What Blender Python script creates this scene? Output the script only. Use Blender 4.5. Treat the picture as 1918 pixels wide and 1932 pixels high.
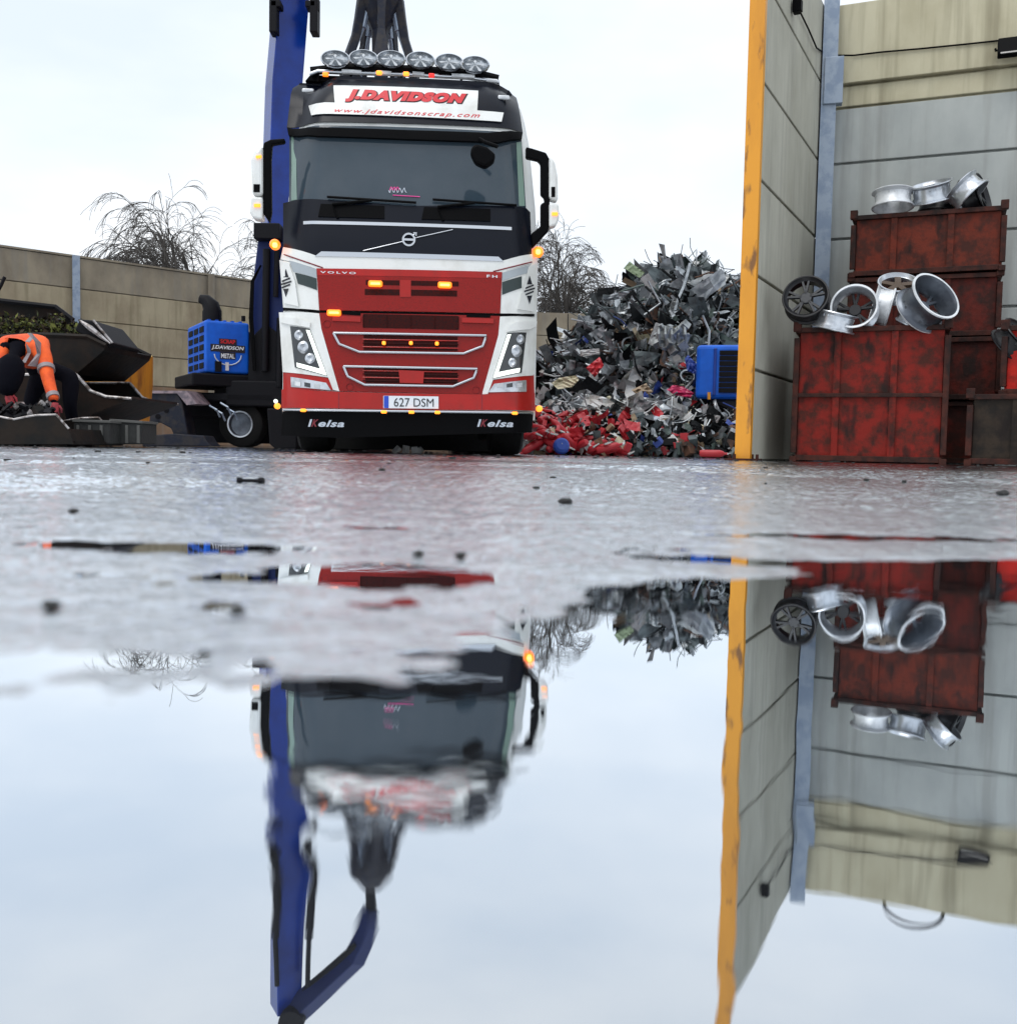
import bpy, bmesh, math, random
import numpy as np
from mathutils import Vector, Matrix, Euler
R = math.radians
random.seed(7)
S = bpy.context.scene
for o in list(bpy.data.objects): bpy.data.objects.remove(o)
COL = S.collection

# ---------------------------------------------------------------- camera
CAMH = 0.06
PITCH, ROLL, F = R(3.55), R(1.12), 1900.0     # F in pixels of a 1918 x 1932 frame
fw = Vector((0, math.cos(PITCH), -math.sin(PITCH)))
up0 = Vector((0, math.sin(PITCH), math.cos(PITCH)))
rt0 = Vector((1, 0, 0))
rt = rt0*math.cos(ROLL) + up0*math.sin(ROLL)
up = up0*math.cos(ROLL) - rt0*math.sin(ROLL)
cam = bpy.data.cameras.new('camera'); camo = bpy.data.objects.new('camera', cam); COL.objects.link(camo)
M = Matrix((rt, up, -fw)).transposed().to_4x4(); M.translation = (0, 0, CAMH)
camo.matrix_world = M
cam.sensor_width = 36; cam.sensor_fit = 'HORIZONTAL'; cam.lens = 36*F/1918
cam.clip_start = 0.01; cam.clip_end = 2000
cam.dof.use_dof = True; cam.dof.focus_distance = 9.5; cam.dof.aperture_fstop = 10
S.camera = camo
S.render.resolution_x = 1016; S.render.resolution_y = 1024
S.view_settings.view_transform = 'Standard'; S.view_settings.look = 'None'
S.view_settings.exposure = .2; S.view_settings.gamma = 1

def P(x, y, d):                      # a measured point of the photo, at depth d metres
    v = fw + rt*((x-959)/F) + up*((966-y)/F)
    v = v*(d/v.y)
    return Vector((v.x, d, v.z+CAMH))

# ---------------------------------------------------------------- sky and light
SUN_EL, SUN_AZ = R(62), R(215)       # behind the camera, a little left
w = bpy.data.worlds.new('World'); S.world = w; w.use_nodes = True
nt = w.node_tree; nt.nodes.clear()
def N(t, ty, **k):
    n = t.nodes.new(ty)
    for a, b in k.items(): setattr(n, a, b)
    return n
out = N(nt, 'ShaderNodeOutputWorld'); bg = N(nt, 'ShaderNodeBackground'); bg.inputs[1].default_value = 0.1
sky = N(nt, 'ShaderNodeTexSky', sky_type='NISHITA', sun_disc=False, sun_elevation=SUN_EL, sun_rotation=SUN_AZ)
sky.air_density = 1; sky.dust_density = 4
tc = N(nt, 'ShaderNodeTexCoord'); sep = N(nt, 'ShaderNodeSeparateXYZ')
nt.links.new(tc.outputs['Generated'], sep.inputs[0])
mp = N(nt, 'ShaderNodeMapping'); mp.inputs['Scale'].default_value = (1.2, 1.2, 3.2)
nt.links.new(tc.outputs['Generated'], mp.inputs[0])
nz = N(nt, 'ShaderNodeTexNoise'); nz.inputs['Scale'].default_value = 1.7; nz.inputs['Detail'].default_value = 5; nz.inputs['Roughness'].default_value = .5
nt.links.new(mp.outputs[0], nz.inputs['Vector'])
cr = N(nt, 'ShaderNodeValToRGB')
cr.color_ramp.elements[0].position = .35; cr.color_ramp.elements[0].color = (8.0, 8.9, 10.0, 1)
cr.color_ramp.elements[1].position = .68; cr.color_ramp.elements[1].color = (10.9, 11.2, 11.5, 1)
nt.links.new(nz.outputs[0], cr.inputs[0])
gr = N(nt, 'ShaderNodeMapRange'); gr.inputs['From Min'].default_value = .5; gr.inputs['From Max'].default_value = 1
gr.inputs['To Min'].default_value = 1.0; gr.inputs['To Max'].default_value = 1.3
nt.links.new(sep.outputs[2], gr.inputs[0])
vm = N(nt, 'ShaderNodeVectorMath', operation='SCALE')
nt.links.new(cr.outputs[0], vm.inputs[0]); nt.links.new(gr.outputs[0], vm.inputs[3])
mx = N(nt, 'ShaderNodeMix', data_type='RGBA'); mx.inputs[0].default_value = .9
nt.links.new(sky.outputs[0], mx.inputs[6]); nt.links.new(vm.outputs[0], mx.inputs[7])
nt.links.new(mx.outputs[2], bg.inputs[0]); nt.links.new(bg.outputs[0], out.inputs[0])
sl = bpy.data.lights.new('sun', 'SUN'); sl.energy = .95; sl.angle = R(30); sl.color = (1, .97, .92)
so = bpy.data.objects.new('sun', sl); COL.objects.link(so)
sd = Vector((math.sin(SUN_AZ)*math.cos(SUN_EL), math.cos(SUN_AZ)*math.cos(SUN_EL), math.sin(SUN_EL)))
so.rotation_euler = (-sd).to_track_quat('-Z', 'Y').to_euler()

# ---------------------------------------------------------------- materials
def pm(name, col, rough=.5, metal=0., col2=None, scale=4., amt=(.45, .6), bump=0., bscale=30., stretch=(1, 1, 1),
       spec=.5, coat=0., emit=None, es=0., detail=6, rough2=None, third=None, own=False):
    m = bpy.data.materials.new(name); m.use_nodes = True; t = m.node_tree
    b = t.nodes['Principled BSDF']
    b.inputs['Base Color'].default_value = (*col, 1); b.inputs['Roughness'].default_value = rough
    b.inputs['Metallic'].default_value = metal; b.inputs['Specular IOR Level'].default_value = spec
    b.inputs['Coat Weight'].default_value = coat; b.inputs['Coat Roughness'].default_value = .08
    if emit: b.inputs['Emission Color'].default_value = (*emit, 1); b.inputs['Emission Strength'].default_value = es
    c = N(t, 'ShaderNodeTexCoord')
    g = N(t, 'ShaderNodeMapping'); g.inputs['Scale'].default_value = stretch
    src = c.outputs['Object']
    if own:                                       # every object gets its own piece of the pattern
        oi = N(t, 'ShaderNodeObjectInfo'); va = N(t, 'ShaderNodeVectorMath', operation='MULTIPLY_ADD'); va.inputs[1].default_value = (1, 1, 1)
        t.links.new(c.outputs['Object'], va.inputs[0]); t.links.new(oi.outputs['Location'], va.inputs[2]); src = va.outputs[0]
    t.links.new(src, g.inputs[0])
    if col2:
        n = N(t, 'ShaderNodeTexNoise'); n.inputs['Scale'].default_value = scale; n.inputs['Detail'].default_value = detail; n.inputs['Roughness'].default_value = .6
        t.links.new(g.outputs[0], n.inputs['Vector'])
        r = N(t, 'ShaderNodeValToRGB'); r.color_ramp.elements[0].position = amt[0]; r.color_ramp.elements[1].position = amt[1]
        r.color_ramp.elements[0].color = (*col, 1); r.color_ramp.elements[1].color = (*col2, 1)
        t.links.new(n.outputs[0], r.inputs[0]); last = r.outputs[0]
        if third:
            c3, s3, a3, st3 = third
            g3 = N(t, 'ShaderNodeMapping'); g3.inputs['Scale'].default_value = st3; g3.inputs['Location'].default_value = (3, 7, 1)
            t.links.new(src, g3.inputs[0])
            n3 = N(t, 'ShaderNodeTexNoise'); n3.inputs['Scale'].default_value = s3; n3.inputs['Detail'].default_value = 5
            t.links.new(g3.outputs[0], n3.inputs['Vector'])
            mr = N(t, 'ShaderNodeMapRange'); mr.inputs['From Min'].default_value = a3[0]; mr.inputs['From Max'].default_value = a3[1]
            mr.inputs['To Max'].default_value = a3[2]
            t.links.new(n3.outputs[0], mr.inputs[0])
            x3 = N(t, 'ShaderNodeMix', data_type='RGBA'); t.links.new(mr.outputs[0], x3.inputs[0])
            t.links.new(last, x3.inputs[6]); x3.inputs[7].default_value = (*c3, 1); last = x3.outputs[2]
        t.links.new(last, b.inputs['Base Color'])
        if rough2 is not None:
            q = N(t, 'ShaderNodeMapRange'); q.inputs['From Min'].default_value = amt[0]; q.inputs['From Max'].default_value = amt[1]
            q.inputs['To Min'].default_value = rough; q.inputs['To Max'].default_value = rough2
            t.links.new(n.outputs[0], q.inputs[0]); t.links.new(q.outputs[0], b.inputs['Roughness'])
    if bump:
        n2 = N(t, 'ShaderNodeTexNoise'); n2.inputs['Scale'].default_value = bscale; n2.inputs['Detail'].default_value = 5
        t.links.new(g.outputs[0], n2.inputs['Vector'])
        u = N(t, 'ShaderNodeBump'); u.inputs['Strength'].default_value = bump; u.inputs['Distance'].default_value = .02
        t.links.new(n2.outputs[0], u.inputs['Height']); t.links.new(u.outputs[0], b.inputs['Normal'])
    return m
m_white = pm('white_paint', (.76, .77, .75), .3, coat=.1, col2=(.62, .62, .58), scale=3, amt=(.5, .75), third=((.25, .22, .18), 5, (.58, .8, .5), (1, 1, .5)))
m_red = pm('red_paint', (.4, .006, .003), .3, spec=.35, coat=.12, col2=(.3, .007, .004), scale=3, amt=(.4, .7), third=((.09, .02, .012), 6, (.58, .8, .5), (1, 1, .5)))
m_redm = pm('red_mesh_panel', (.28, .004, .002), .35, spec=.3, col2=(.19, .004, .002), scale=140, amt=(.42, .62), detail=1)
m_redd = pm('dark_red_mesh', (.045, .003, .002), .7, spec=.15, col2=(.02, .004, .004), scale=60, amt=(.4, .6))
m_navy = pm('navy_black_paint', (.003, .0045, .010), .28, spec=.2)
m_black = pm('black_plastic', (.002, .002, .0025), .55, spec=.06, bump=.1, bscale=80)
m_rubber = pm('rubber', (.008, .008, .008), .8, spec=.15, bump=.3, bscale=60)
m_glass = pm('windscreen_glass', (.026, .044, .06), .08, spec=.45, col2=(.05, .066, .082), scale=1.3, amt=(.3, .75))
m_dglass = pm('dark_lens', (.02, .025, .03), .08, spec=.8)
m_chrome = pm('chrome', (.55, .57, .6), .16, 1.)
m_steel = pm('galvanised_steel', (.28, .33, .4), .45, .4, col2=(.2, .25, .33), scale=6, bump=.05)
m_amber = pm('amber_lamp', (.9, .25, .02), .3, emit=(1, .16, .008), es=1.7)
m_ambers = pm('small_amber_lamp', (.9, .3, .02), .3, emit=(1, .25, .02), es=1.8)
m_redl = pm('red_lamp', (.6, .02, .02), .3, emit=(1, .03, .02), es=.8)
m_led = pm('led_strip', (.9, .95, .9), .3, emit=(.9, 1, .85), es=.95)
m_plate = pm('plate_white', (.72, .76, .8), .4)
m_eu = pm('plate_blue', (.01, .06, .5), .4)
m_ink = pm('black_ink', (.01, .01, .012), .5)
m_redink = pm('red_lettering', (.62, .02, .03), .4)
m_pale = pm('pale_lettering', (.5, .55, .62), .5)
m_darkred = pm('dark_red_lettering', (.18, .01, .02), .5)
m_grey = pm('grey_stripe', (.36, .4, .43), .35)
m_dgreen = pm('dark_stripe', (.02, .035, .035), .35)
m_silver = pm('alloy_silver', (.62, .65, .69), .28, .8, col2=(.4, .42, .45), scale=5, bump=.04)
m_silverw = pm('alloy_white', (.74, .76, .78), .4, .2, col2=(.5, .52, .54), scale=4)
m_alloyd = pm('alloy_black', (.007, .007, .009), .4, .0, spec=.4)
m_alloyg = pm('alloy_grey', (.16, .18, .21), .35, .7, col2=(.09, .1, .12), scale=3)
m_bronze = pm('alloy_bronze', (.09, .06, .04), .45, .5)
m_blue = pm('machine_blue', (.006, .12, .62), .38, spec=.3, col2=(.006, .08, .45), scale=2.5, amt=(.4, .7))
m_boom = pm('boom_blue', (.002, .034, .27), .22, spec=.4, col2=(.002, .016, .14), scale=1.2, amt=(.4, .7))
m_boomd = pm('boom_navy', (.003, .013, .085), .45, spec=.25)
m_mach = pm('machine_charcoal', (.014, .017, .028), .55, .1, spec=.2, col2=(.03, .028, .03), scale=6, bump=.15)
m_machb = pm('machine_black', (.005, .005, .007), .6, .0, spec=.15, bump=.15)
m_skipd = pm('skip_dark', (.005, .005, .005), .6, .0, spec=.2, col2=(.014, .009, .006), scale=3, bump=.3, bscale=12)
m_skipr = pm('skip_rust_brown', (.016, .008, .005), .7, .0, spec=.2, col2=(.006, .005, .004), scale=3, bump=.3, bscale=12)
m_skipe = pm('worn_edge_steel', (.42, .4, .4), .45, .5, col2=(.1, .08, .07), scale=14)
m_yellow = pm('yellow_paint', (.72, .3, .015), .45, col2=(.5, .19, .01), scale=2.5, amt=(.45, .75), stretch=(1, 1, .25),
              third=((.12, .05, .02), 9, (.58, .68, .85), (1, 1, .35)))
m_yskip = pm('yellow_skip_paint', (.62, .27, .02), .5, col2=(.25, .09, .02), scale=5, amt=(.5, .72), stretch=(1, 1, .3))
m_moss = pm('moss_green', (.06, .075, .012), .9, col2=(.02, .025, .008), scale=12, bump=.5)
m_orange = pm('hivis_orange', (.85, .11, .01), .75, col2=(.6, .06, .008), scale=4, bump=.3, bscale=9)
m_reflect = pm('reflective_tape', (.24, .21, .22), .5)
m_cloth = pm('dark_cloth', (.003, .003, .006), .95, spec=.1, bump=.2, bscale=14)
m_skin = pm('skin', (.5, .28, .2), .6)
m_glove = pm('red_glove', (.4, .04, .05), .8, col2=(.2, .03, .04), scale=20)
m_bark = pm('bark', (.06, .053, .047), .9)
m_ivy = pm('ivy_leaves', (.07, .07, .02), .9)
m_cblock = pm('dark_block', (.025, .026, .025), .8, col2=(.02, .02, .02), scale=5, bump=.4)

def concrete(name, base, stain, moss=0.):
    return pm(name, base, .85, own=True, col2=stain, scale=1.6, amt=(.4, .72), stretch=(1, 1, .55), bump=.12, bscale=8,
              third=((.11, .09, .045) if moss else (.17, .165, .15), 2.6, (.5, .7, .45 if moss else .35), (2.6, 2.6, .16)))
m_conc = concrete('concrete_grey', (.42, .44, .42), (.32, .34, .33))
m_concm = concrete('concrete_mossy', (.52, .48, .34), (.4, .36, .24), 1)
m_concs = concrete('concrete_side', (.44, .43, .36), (.33, .32, .26))
m_concb = concrete('concrete_boundary', (.32, .27, .18), (.2, .155, .1), 1)
m_concb2 = concrete('concrete_boundary_grey', (.25, .21, .15), (.14, .115, .085))
m_concr = concrete('concrete_rust_stained', (.2, .12, .07), (.13, .08, .05))
def rusty(name, a, b, amt, c=(.01, .006, .005)):
    return pm(name, a, .6, .0, spec=.2, col2=b, scale=8, amt=amt, bump=.3, bscale=18, own=True, third=(c, 6, (.54, .66, .85), (1, 1, .45)))
m_bins = [rusty('bin_red', (.19, .011, .006), (.055, .012, .007), (.42, .62)), rusty('bin_red_brown', (.1, .011, .006), (.035, .009, .006), (.38, .6)),
          rusty('bin_brown_orange', (.14, .021, .009), (.05, .013, .008), (.4, .62)), rusty('bin_dirt', (.03, .02, .013), (.012, .009, .007), (.4, .6)),
          rusty('bin_bright_red', (.45, .015, .008), (.2, .012, .008), (.45, .72))]
m_binrim = rusty('bin_rim_rust', (.06, .015, .009), (.02, .008, .006), (.4, .6))

# ---------------------------------------------------------------- mesh helpers
def tag(o, label=None, cat=None, group=None, kind=None):
    if label: o['label'] = label
    if cat: o['category'] = cat
    if group: o['group'] = group
    if kind: o['kind'] = kind
    return o
def empty(name, loc=(0, 0, 0), rz=0, label=None, cat=None, group=None):
    e = bpy.data.objects.new(name, None); e.empty_display_size = .2; e.location = loc; e.rotation_euler = (0, 0, rz)
    COL.objects.link(e); return tag(e, label, cat, group)
class MB:
    def __init__(s): s.v = []; s.f = []; s.mi = []; s.cur = 0
    def add(s, vs, fs):
        o = len(s.v); s.v += [tuple(v) for v in vs]; s.f += [tuple(i+o for i in f) for f in fs]; s.mi += [s.cur]*len(fs); return s
    def box(s, c, d, rot=None):
        vs = [Vector((x*d[0]/2, y*d[1]/2, z*d[2]/2)) for x in (-1, 1) for y in (-1, 1) for z in (-1, 1)]
        if rot is not None:
            m = rot if isinstance(rot, Matrix) else Euler(rot).to_matrix()
            vs = [m @ v for v in vs]
        vs = [v+Vector(c) for v in vs]
        return s.add(vs, [(0, 1, 3, 2), (4, 6, 7, 5), (0, 4, 5, 1), (2, 3, 7, 6), (0, 2, 6, 4), (1, 5, 7, 3)])
    def prism(s, poly, dv):                          # closed polygon (3D) extruded along dv
        n = len(poly); p = [Vector(a) for a in poly]; d = Vector(dv)
        return s.add(p+[a+d for a in p], [tuple(range(n-1, -1, -1)), tuple(range(n, 2*n))]+[(i, (i+1) % n, n+(i+1) % n, n+i) for i in range(n)])
    def tube(s, pts, r, n=8, cap=True):
        pts = [Vector(p) for p in pts]; rs = r if isinstance(r, (list, tuple)) else [r]*len(pts)
        base = len(s.v); L = len(pts); ref = None; vs = []
        for i, p in enumerate(pts):
            t = (pts[min(i+1, L-1)]-pts[max(i-1, 0)])
            t = t.normalized() if t.length > 1e-9 else Vector((0, 0, 1))
            if ref is None:
                ref = t.cross(Vector((0, 0, 1)));
                if ref.length < .1: ref = t.cross(Vector((1, 0, 0)))
            a = (ref - t*ref.dot(t)).normalized(); ref = a; b = t.cross(a)
            for k in range(n):
                q = 2*math.pi*k/n; vs.append(p + (a*math.cos(q)+b*math.sin(q))*rs[i])
        fs = [(i*n+k, i*n+(k+1) % n, (i+1)*n+(k+1) % n, (i+1)*n+k) for i in range(L-1) for k in range(n)]
        if cap: fs += [tuple(range(n-1, -1, -1)), tuple((L-1)*n+k for k in range(n))]
        return s.add(vs, fs)
    def lathe(s, prof, c=(0, 0, 0), m=None, n=32, closed=False):   # prof: (radius, axial) about local z
        m = m or Matrix.Identity(3); vs = []
        for (r_, a_) in prof:
            for k in range(n):
                q = 2*math.pi*k/n; vs.append(m @ Vector((r_*math.cos(q), r_*math.sin(q), a_)) + Vector(c))
        L = len(prof); rng = range(L) if closed else range(L-1)
        return s.add(vs, [(i*n+k, i*n+(k+1) % n, ((i+1) % L)*n+(k+1) % n, ((i+1) % L)*n+k) for i in rng for k in range(n)])
    def build(s, name, mat, parent=None, origin=None, smooth=False, bevel=0., segs=2):
        vs = s.v
        if origin is not None:
            q = Vector(origin); vs = [tuple(Vector(v)-q) for v in vs]
        me = bpy.data.meshes.new(name); me.from_pydata(vs, [], s.f); me.update()
        mats = mat if isinstance(mat, (list, tuple)) else [mat]
        for k in mats: me.materials.append(k)
        if len(mats) > 1: me.polygons.foreach_set('material_index', [min(i, len(mats)-1) for i in s.mi])
        bm = bmesh.new(); bm.from_mesh(me); bmesh.ops.recalc_face_normals(bm, faces=bm.faces)
        bm.to_mesh(me); bm.free()
        if smooth:
            me.polygons.foreach_set('use_smooth', [True]*len(me.polygons))
            me.set_sharp_from_angle(angle=R(40))
        o = bpy.data.objects.new(name, me); COL.objects.link(o)
        if parent is not None: o.parent = parent
        elif origin is not None: o.location = origin
        if bevel:
            b = o.modifiers.new('bevel', 'BEVEL'); b.width = bevel; b.segments = segs; b.limit_method = 'ANGLE'; b.angle_limit = R(40)
        return o
def kids(o): return [c for c in bpy.data.objects if c.parent == o]
def copy_tree(o, parent=None):
    c = o.copy(); COL.objects.link(c); c.parent = parent
    for ch in kids(o): copy_tree(ch, c)
    return c

# ---------------------------------------------------------------- ground and puddle
def vnoise(x, y, seed=0):
    xi = np.floor(x).astype(np.int64); yi = np.floor(y).astype(np.int64); xf = x-xi; yf = y-yi
    def h(a, b):
        k = (a*374761393 + b*668265263 + seed*974634777) & 0xffffffff
        k = ((k ^ (k >> 13))*1274126177) & 0xffffffff
        return ((k ^ (k >> 16)) & 0xffff)/65535.0
    u = xf*xf*(3-2*xf); v = yf*yf*(3-2*yf)
    return (h(xi, yi)*(1-u)+h(xi+1, yi)*u)*(1-v)+(h(xi, yi+1)*(1-u)+h(xi+1, yi+1)*u)*v
def fbm(x, y, oct=4, seed=0):
    a = 0; w_ = 1; t = 0
    for i in range(oct):
        a = a + w_*(vnoise(x, y, seed+i)-.5); t += w_; w_ *= .5; x = x*2.03+11; y = y*2.03+5
    return a/t*2
def ss(a, b, x):
    t = np.clip((x-a)/(b-a), 0, 1); return t*t*(3-2*t)
def height(X, Y):
    ye = np.interp(X, [-.6, -.3, -.13, -.065, -.02, .0, .02, .05, .12, .27, .6], [.22, .255, .272, .27, .285, .31, .35, .45, .495, .60, .72])
    ye = np.where(Y < 0, -.9, ye)*1.0
    s = np.where(Y >= 0, Y-ye, np.abs(Y)-.25)
    s = np.maximum(s, np.abs(X)-1.0)
    h = .0009*np.clip(s/.03, -6, 1.2)
    n = fbm(X*10+3, Y*16+7, 4, 3)*.0019 + fbm(X*75, Y*75, 4, 9)*.0008
    h = h + n
    def dip(cx, cy, rx, ry, d): return -d*np.exp(-(((X-cx)/rx)**2+((Y-cy)/ry)**2))
    h = h + dip(-.05, .475, .06, .045, .0036) + dip(-.26, .58, .16, .03, .0022) + dip(.3, .74, .2, .03, .0016) + dip(-.13, .45, .05, .012, .0012)
    h = h + dip(.15, .56, .08, .02, .0016)
    rr = np.sqrt(X*X+Y*Y)
    far = ss(.75, 1.6, rr)
    mk = .3+1.0*ss(-.25, .15, fbm(X*.7+2, Y*1.5+9, 3, 41))
    hf = .0024 + fbm(X*2.2, Y*1.6, 4, 21)*.0016 + mk*fbm(X*34, Y*34, 3, 5)*.0045 + fbm(X*110, Y*110, 2, 15)*.0012*(1-ss(2.5, 4, rr))
    hf = hf*(1-ss(8, 12, rr)) + .002*ss(8, 12, rr)
    return h*(1-far)+hf*far
rad = np.concatenate([.03*np.exp(np.linspace(0, math.log(.2/.03), 150, endpoint=False)), .2*np.exp(np.linspace(0, math.log(60), 1150, endpoint=False)), 12*np.exp(np.linspace(0, math.log(50), 80))])
nr = len(rad)
ang = np.concatenate([np.linspace(-36, 36, 620, endpoint=False), np.linspace(36, 324, 72, endpoint=False)])*math.pi/180
RR, AA = np.meshgrid(rad, ang, indexing='ij')
GX = RR*np.sin(AA); GY = RR*np.cos(AA); GZ = height(GX, GY)
na = len(ang)
V = np.vstack([np.stack([GX, GY, GZ], -1).reshape(-1, 3), [[0, 0, float(GZ[0].mean())]]])
i, j = np.meshgrid(np.arange(nr-1), np.arange(na), indexing='ij'); j2 = (j+1) % na
Q = np.stack([i*na+j, i*na+j2, (i+1)*na+j2, (i+1)*na+j], -1).reshape(-1, 4)[:, ::-1]
c0 = len(V)-1; k_ = np.arange(na); Tt = np.stack([np.full(na, c0), (k_+1) % na, k_], -1)
me = bpy.data.meshes.new('ground'); me.vertices.add(len(V)); me.vertices.foreach_set('co', V.ravel())
me.loops.add(Q.size+Tt.size); me.loops.foreach_set('vertex_index', np.concatenate([Q.ravel(), Tt.ravel()]).astype(np.int32))
me.polygons.add(len(Q)+len(Tt)); me.polygons.foreach_set('loop_start', np.concatenate([np.arange(len(Q))*4, len(Q)*4+np.arange(len(Tt))*3]).astype(np.int32))
me.update(calc_edges=True); me.validate()
me.polygons.foreach_set('use_smooth', [True]*len(me.polygons))
ground = bpy.data.objects.new('ground', me); COL.objects.link(ground); tag(ground, 'wet grey yard surface of worn asphalt', 'ground', kind='structure')
def make_ground_mat():
    m = bpy.data.materials.new('wet_asphalt'); m.use_nodes = True; t = m.node_tree; b = t.nodes['Principled BSDF']
    out_ = t.nodes['Material Output']; c = N(t, 'ShaderNodeTexCoord')
    def noise(sc, det, st=(1, 1, 1), ro=.55):
        g = N(t, 'ShaderNodeMapping'); g.inputs['Scale'].default_value = st; t.links.new(c.outputs['Object'], g.inputs[0])
        n = N(t, 'ShaderNodeTexNoise'); n.inputs['Scale'].default_value = sc; n.inputs['Detail'].default_value = det; n.inputs['Roughness'].default_value = ro
        t.links.new(g.outputs[0], n.inputs['Vector']); return n.outputs[0]
    def rng(src, a0, a1, b0, b1):
        q = N(t, 'ShaderNodeMapRange'); q.inputs['From Min'].default_value = a0; q.inputs['From Max'].default_value = a1
        q.inputs['To Min'].default_value = b0; q.inputs['To Max'].default_value = b1; t.links.new(src, q.inputs[0]); return q.outputs[0]
    def mul(x, y):
        q = N(t, 'ShaderNodeMath', operation='MULTIPLY'); t.links.new(x, q.inputs[0]); t.links.new(y, q.inputs[1]); return q.outputs[0]
    n1 = noise(9, 8, ro=.62); n2 = noise(.7, 5); n3 = noise(48, 7, ro=.68); n5 = noise(26, 7, (1, 1.6, 1), .68)
    r = N(t, 'ShaderNodeValToRGB'); r.color_ramp.elements[0].color = (.02, .02, .023, 1); r.color_ramp.elements[1].color = (.1, .097, .097, 1)
    r.color_ramp.elements[0].position = .35; r.color_ramp.elements[1].position = .7
    t.links.new(n1, r.inputs[0]); t.links.new(r.outputs[0], b.inputs['Base Color']); b.inputs['Roughness'].default_value = .5
    ge = N(t, 'ShaderNodeNewGeometry'); sz = N(t, 'ShaderNodeSeparateXYZ'); t.links.new(ge.outputs['Position'], sz.inputs[0]); SZ = sz.outputs[2]
    gl = N(t, 'ShaderNodeBsdfGlossy'); gl.inputs['Color'].default_value = (.93, .965, 1, 1)
    t.links.new(rng(n2, .4, .62, .03, .11), gl.inputs['Roughness'])
    lw = N(t, 'ShaderNodeLayerWeight'); lw.inputs['Blend'].default_value = .5
    wet = mul(rng(lw.outputs['Facing'], .5, .88, .35, 1.0), mul(rng(n5, .33, .37, .15, 1), rng(SZ, .0046, .0056, 1, .12)))
    u = N(t, 'ShaderNodeBump'); u.inputs['Distance'].default_value = .012; u.inputs['Strength'].default_value = GB1
    t.links.new(n3, u.inputs['Height'])
    u2 = N(t, 'ShaderNodeBump'); u2.inputs['Distance'].default_value = .03; u2.inputs['Strength'].default_value = GB2
    t.links.new(n1, u2.inputs['Height']); t.links.new(u.outputs[0], u2.inputs['Normal'])
    t.links.new(u2.outputs[0], b.inputs['Normal']); t.links.new(u2.outputs[0], gl.inputs['Normal'])
    mx = N(t, 'ShaderNodeMixShader'); t.links.new(wet, mx.inputs[0]); t.links.new(b.outputs[0], mx.inputs[1]); t.links.new(gl.outputs[0], mx.inputs[2])
    t.links.new(mx.outputs[0], out_.inputs[0])
    return m
GB1, GB2 = .38, .08
me.materials.append(make_ground_mat())
def make_water_mat():
    m = bpy.data.materials.new('puddle_water'); m.use_nodes = True; t = m.node_tree; t.nodes.clear()
    o = N(t, 'ShaderNodeOutputMaterial'); gl = N(t, 'ShaderNodeBsdfGlossy'); gl.inputs['Roughness'].default_value = .006
    gl.inputs['Color'].default_value = (.9, .95, 1, 1)
    df = N(t, 'ShaderNodeBsdfDiffuse'); df.inputs['Color'].default_value = (.03, .032, .036, 1)
    lw = N(t, 'ShaderNodeLayerWeight'); lw.inputs['Blend'].default_value = .5
    mr = N(t, 'ShaderNodeMapRange'); mr.inputs['From Min'].default_value = .35; mr.inputs['From Max'].default_value = .88
    mr.inputs['To Min'].default_value = .5; mr.inputs['To Max'].default_value = .97
    t.links.new(lw.outputs['Facing'], mr.inputs[0])
    mx = N(t, 'ShaderNodeMixShader'); t.links.new(mr.outputs[0], mx.inputs[0]); t.links.new(df.outputs[0], mx.inputs[1]); t.links.new(gl.outputs[0], mx.inputs[2])
    t.links.new(mx.outputs[0], o.inputs[0])
    c = N(t, 'ShaderNodeTexCoord'); n = N(t, 'ShaderNodeTexNoise'); n.inputs['Scale'].default_value = 30; n.inputs['Detail'].default_value = 3
    t.links.new(c.outputs['Object'], n.inputs['Vector'])
    k = N(t, 'ShaderNodeTexNoise'); k.inputs['Scale'].default_value = 7; k.inputs['Detail'].default_value = 1; t.links.new(c.outputs['Object'], k.inputs['Vector'])
    kr = N(t, 'ShaderNodeMapRange'); kr.inputs['From Min'].default_value = .42; kr.inputs['From Max'].default_value = .62; kr.inputs['To Min'].default_value = .12; kr.inputs['To Max'].default_value = 1.3
    t.links.new(k.outputs[0], kr.inputs[0]); km = N(t, 'ShaderNodeMath', operation='MULTIPLY'); t.links.new(n.outputs[0], km.inputs[0])
    vd = N(t, 'ShaderNodeVectorMath', operation='DISTANCE'); vd.inputs[1].default_value = (-.02, .17, 0); t.links.new(c.outputs['Object'], vd.inputs[0])      # a gust-ruffled patch
    vr = N(t, 'ShaderNodeMapRange', interpolation_type='SMOOTHSTEP'); vr.inputs['From Min'].default_value = .012; vr.inputs['From Max'].default_value = .05; vr.inputs['To Min'].default_value = 3.2; vr.inputs['To Max'].default_value = 0
    t.links.new(vd.outputs['Value'], vr.inputs[0]); ka = N(t, 'ShaderNodeMath', operation='ADD'); t.links.new(kr.outputs[0], ka.inputs[0]); t.links.new(vr.outputs[0], ka.inputs[1]); t.links.new(ka.outputs[0], km.inputs[1])
    u = N(t, 'ShaderNodeBump'); u.inputs['Distance'].default_value = .0003; u.inputs['Strength'].default_value = .45
    t.links.new(km.outputs[0], u.inputs['Height']); t.links.new(u.outputs[0], gl.inputs['Normal'])
    return m
MB().add([(-1.6, -.6, 0), (1.6, -.6, 0), (1.6, 1.9, 0), (-1.6, 1.9, 0)], [(0, 1, 2, 3)]).build('puddle_water', make_water_mat())
tag(bpy.data.objects['puddle_water'], 'still puddle mirroring the lorry and the sky', 'puddle', kind='structure')

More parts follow.
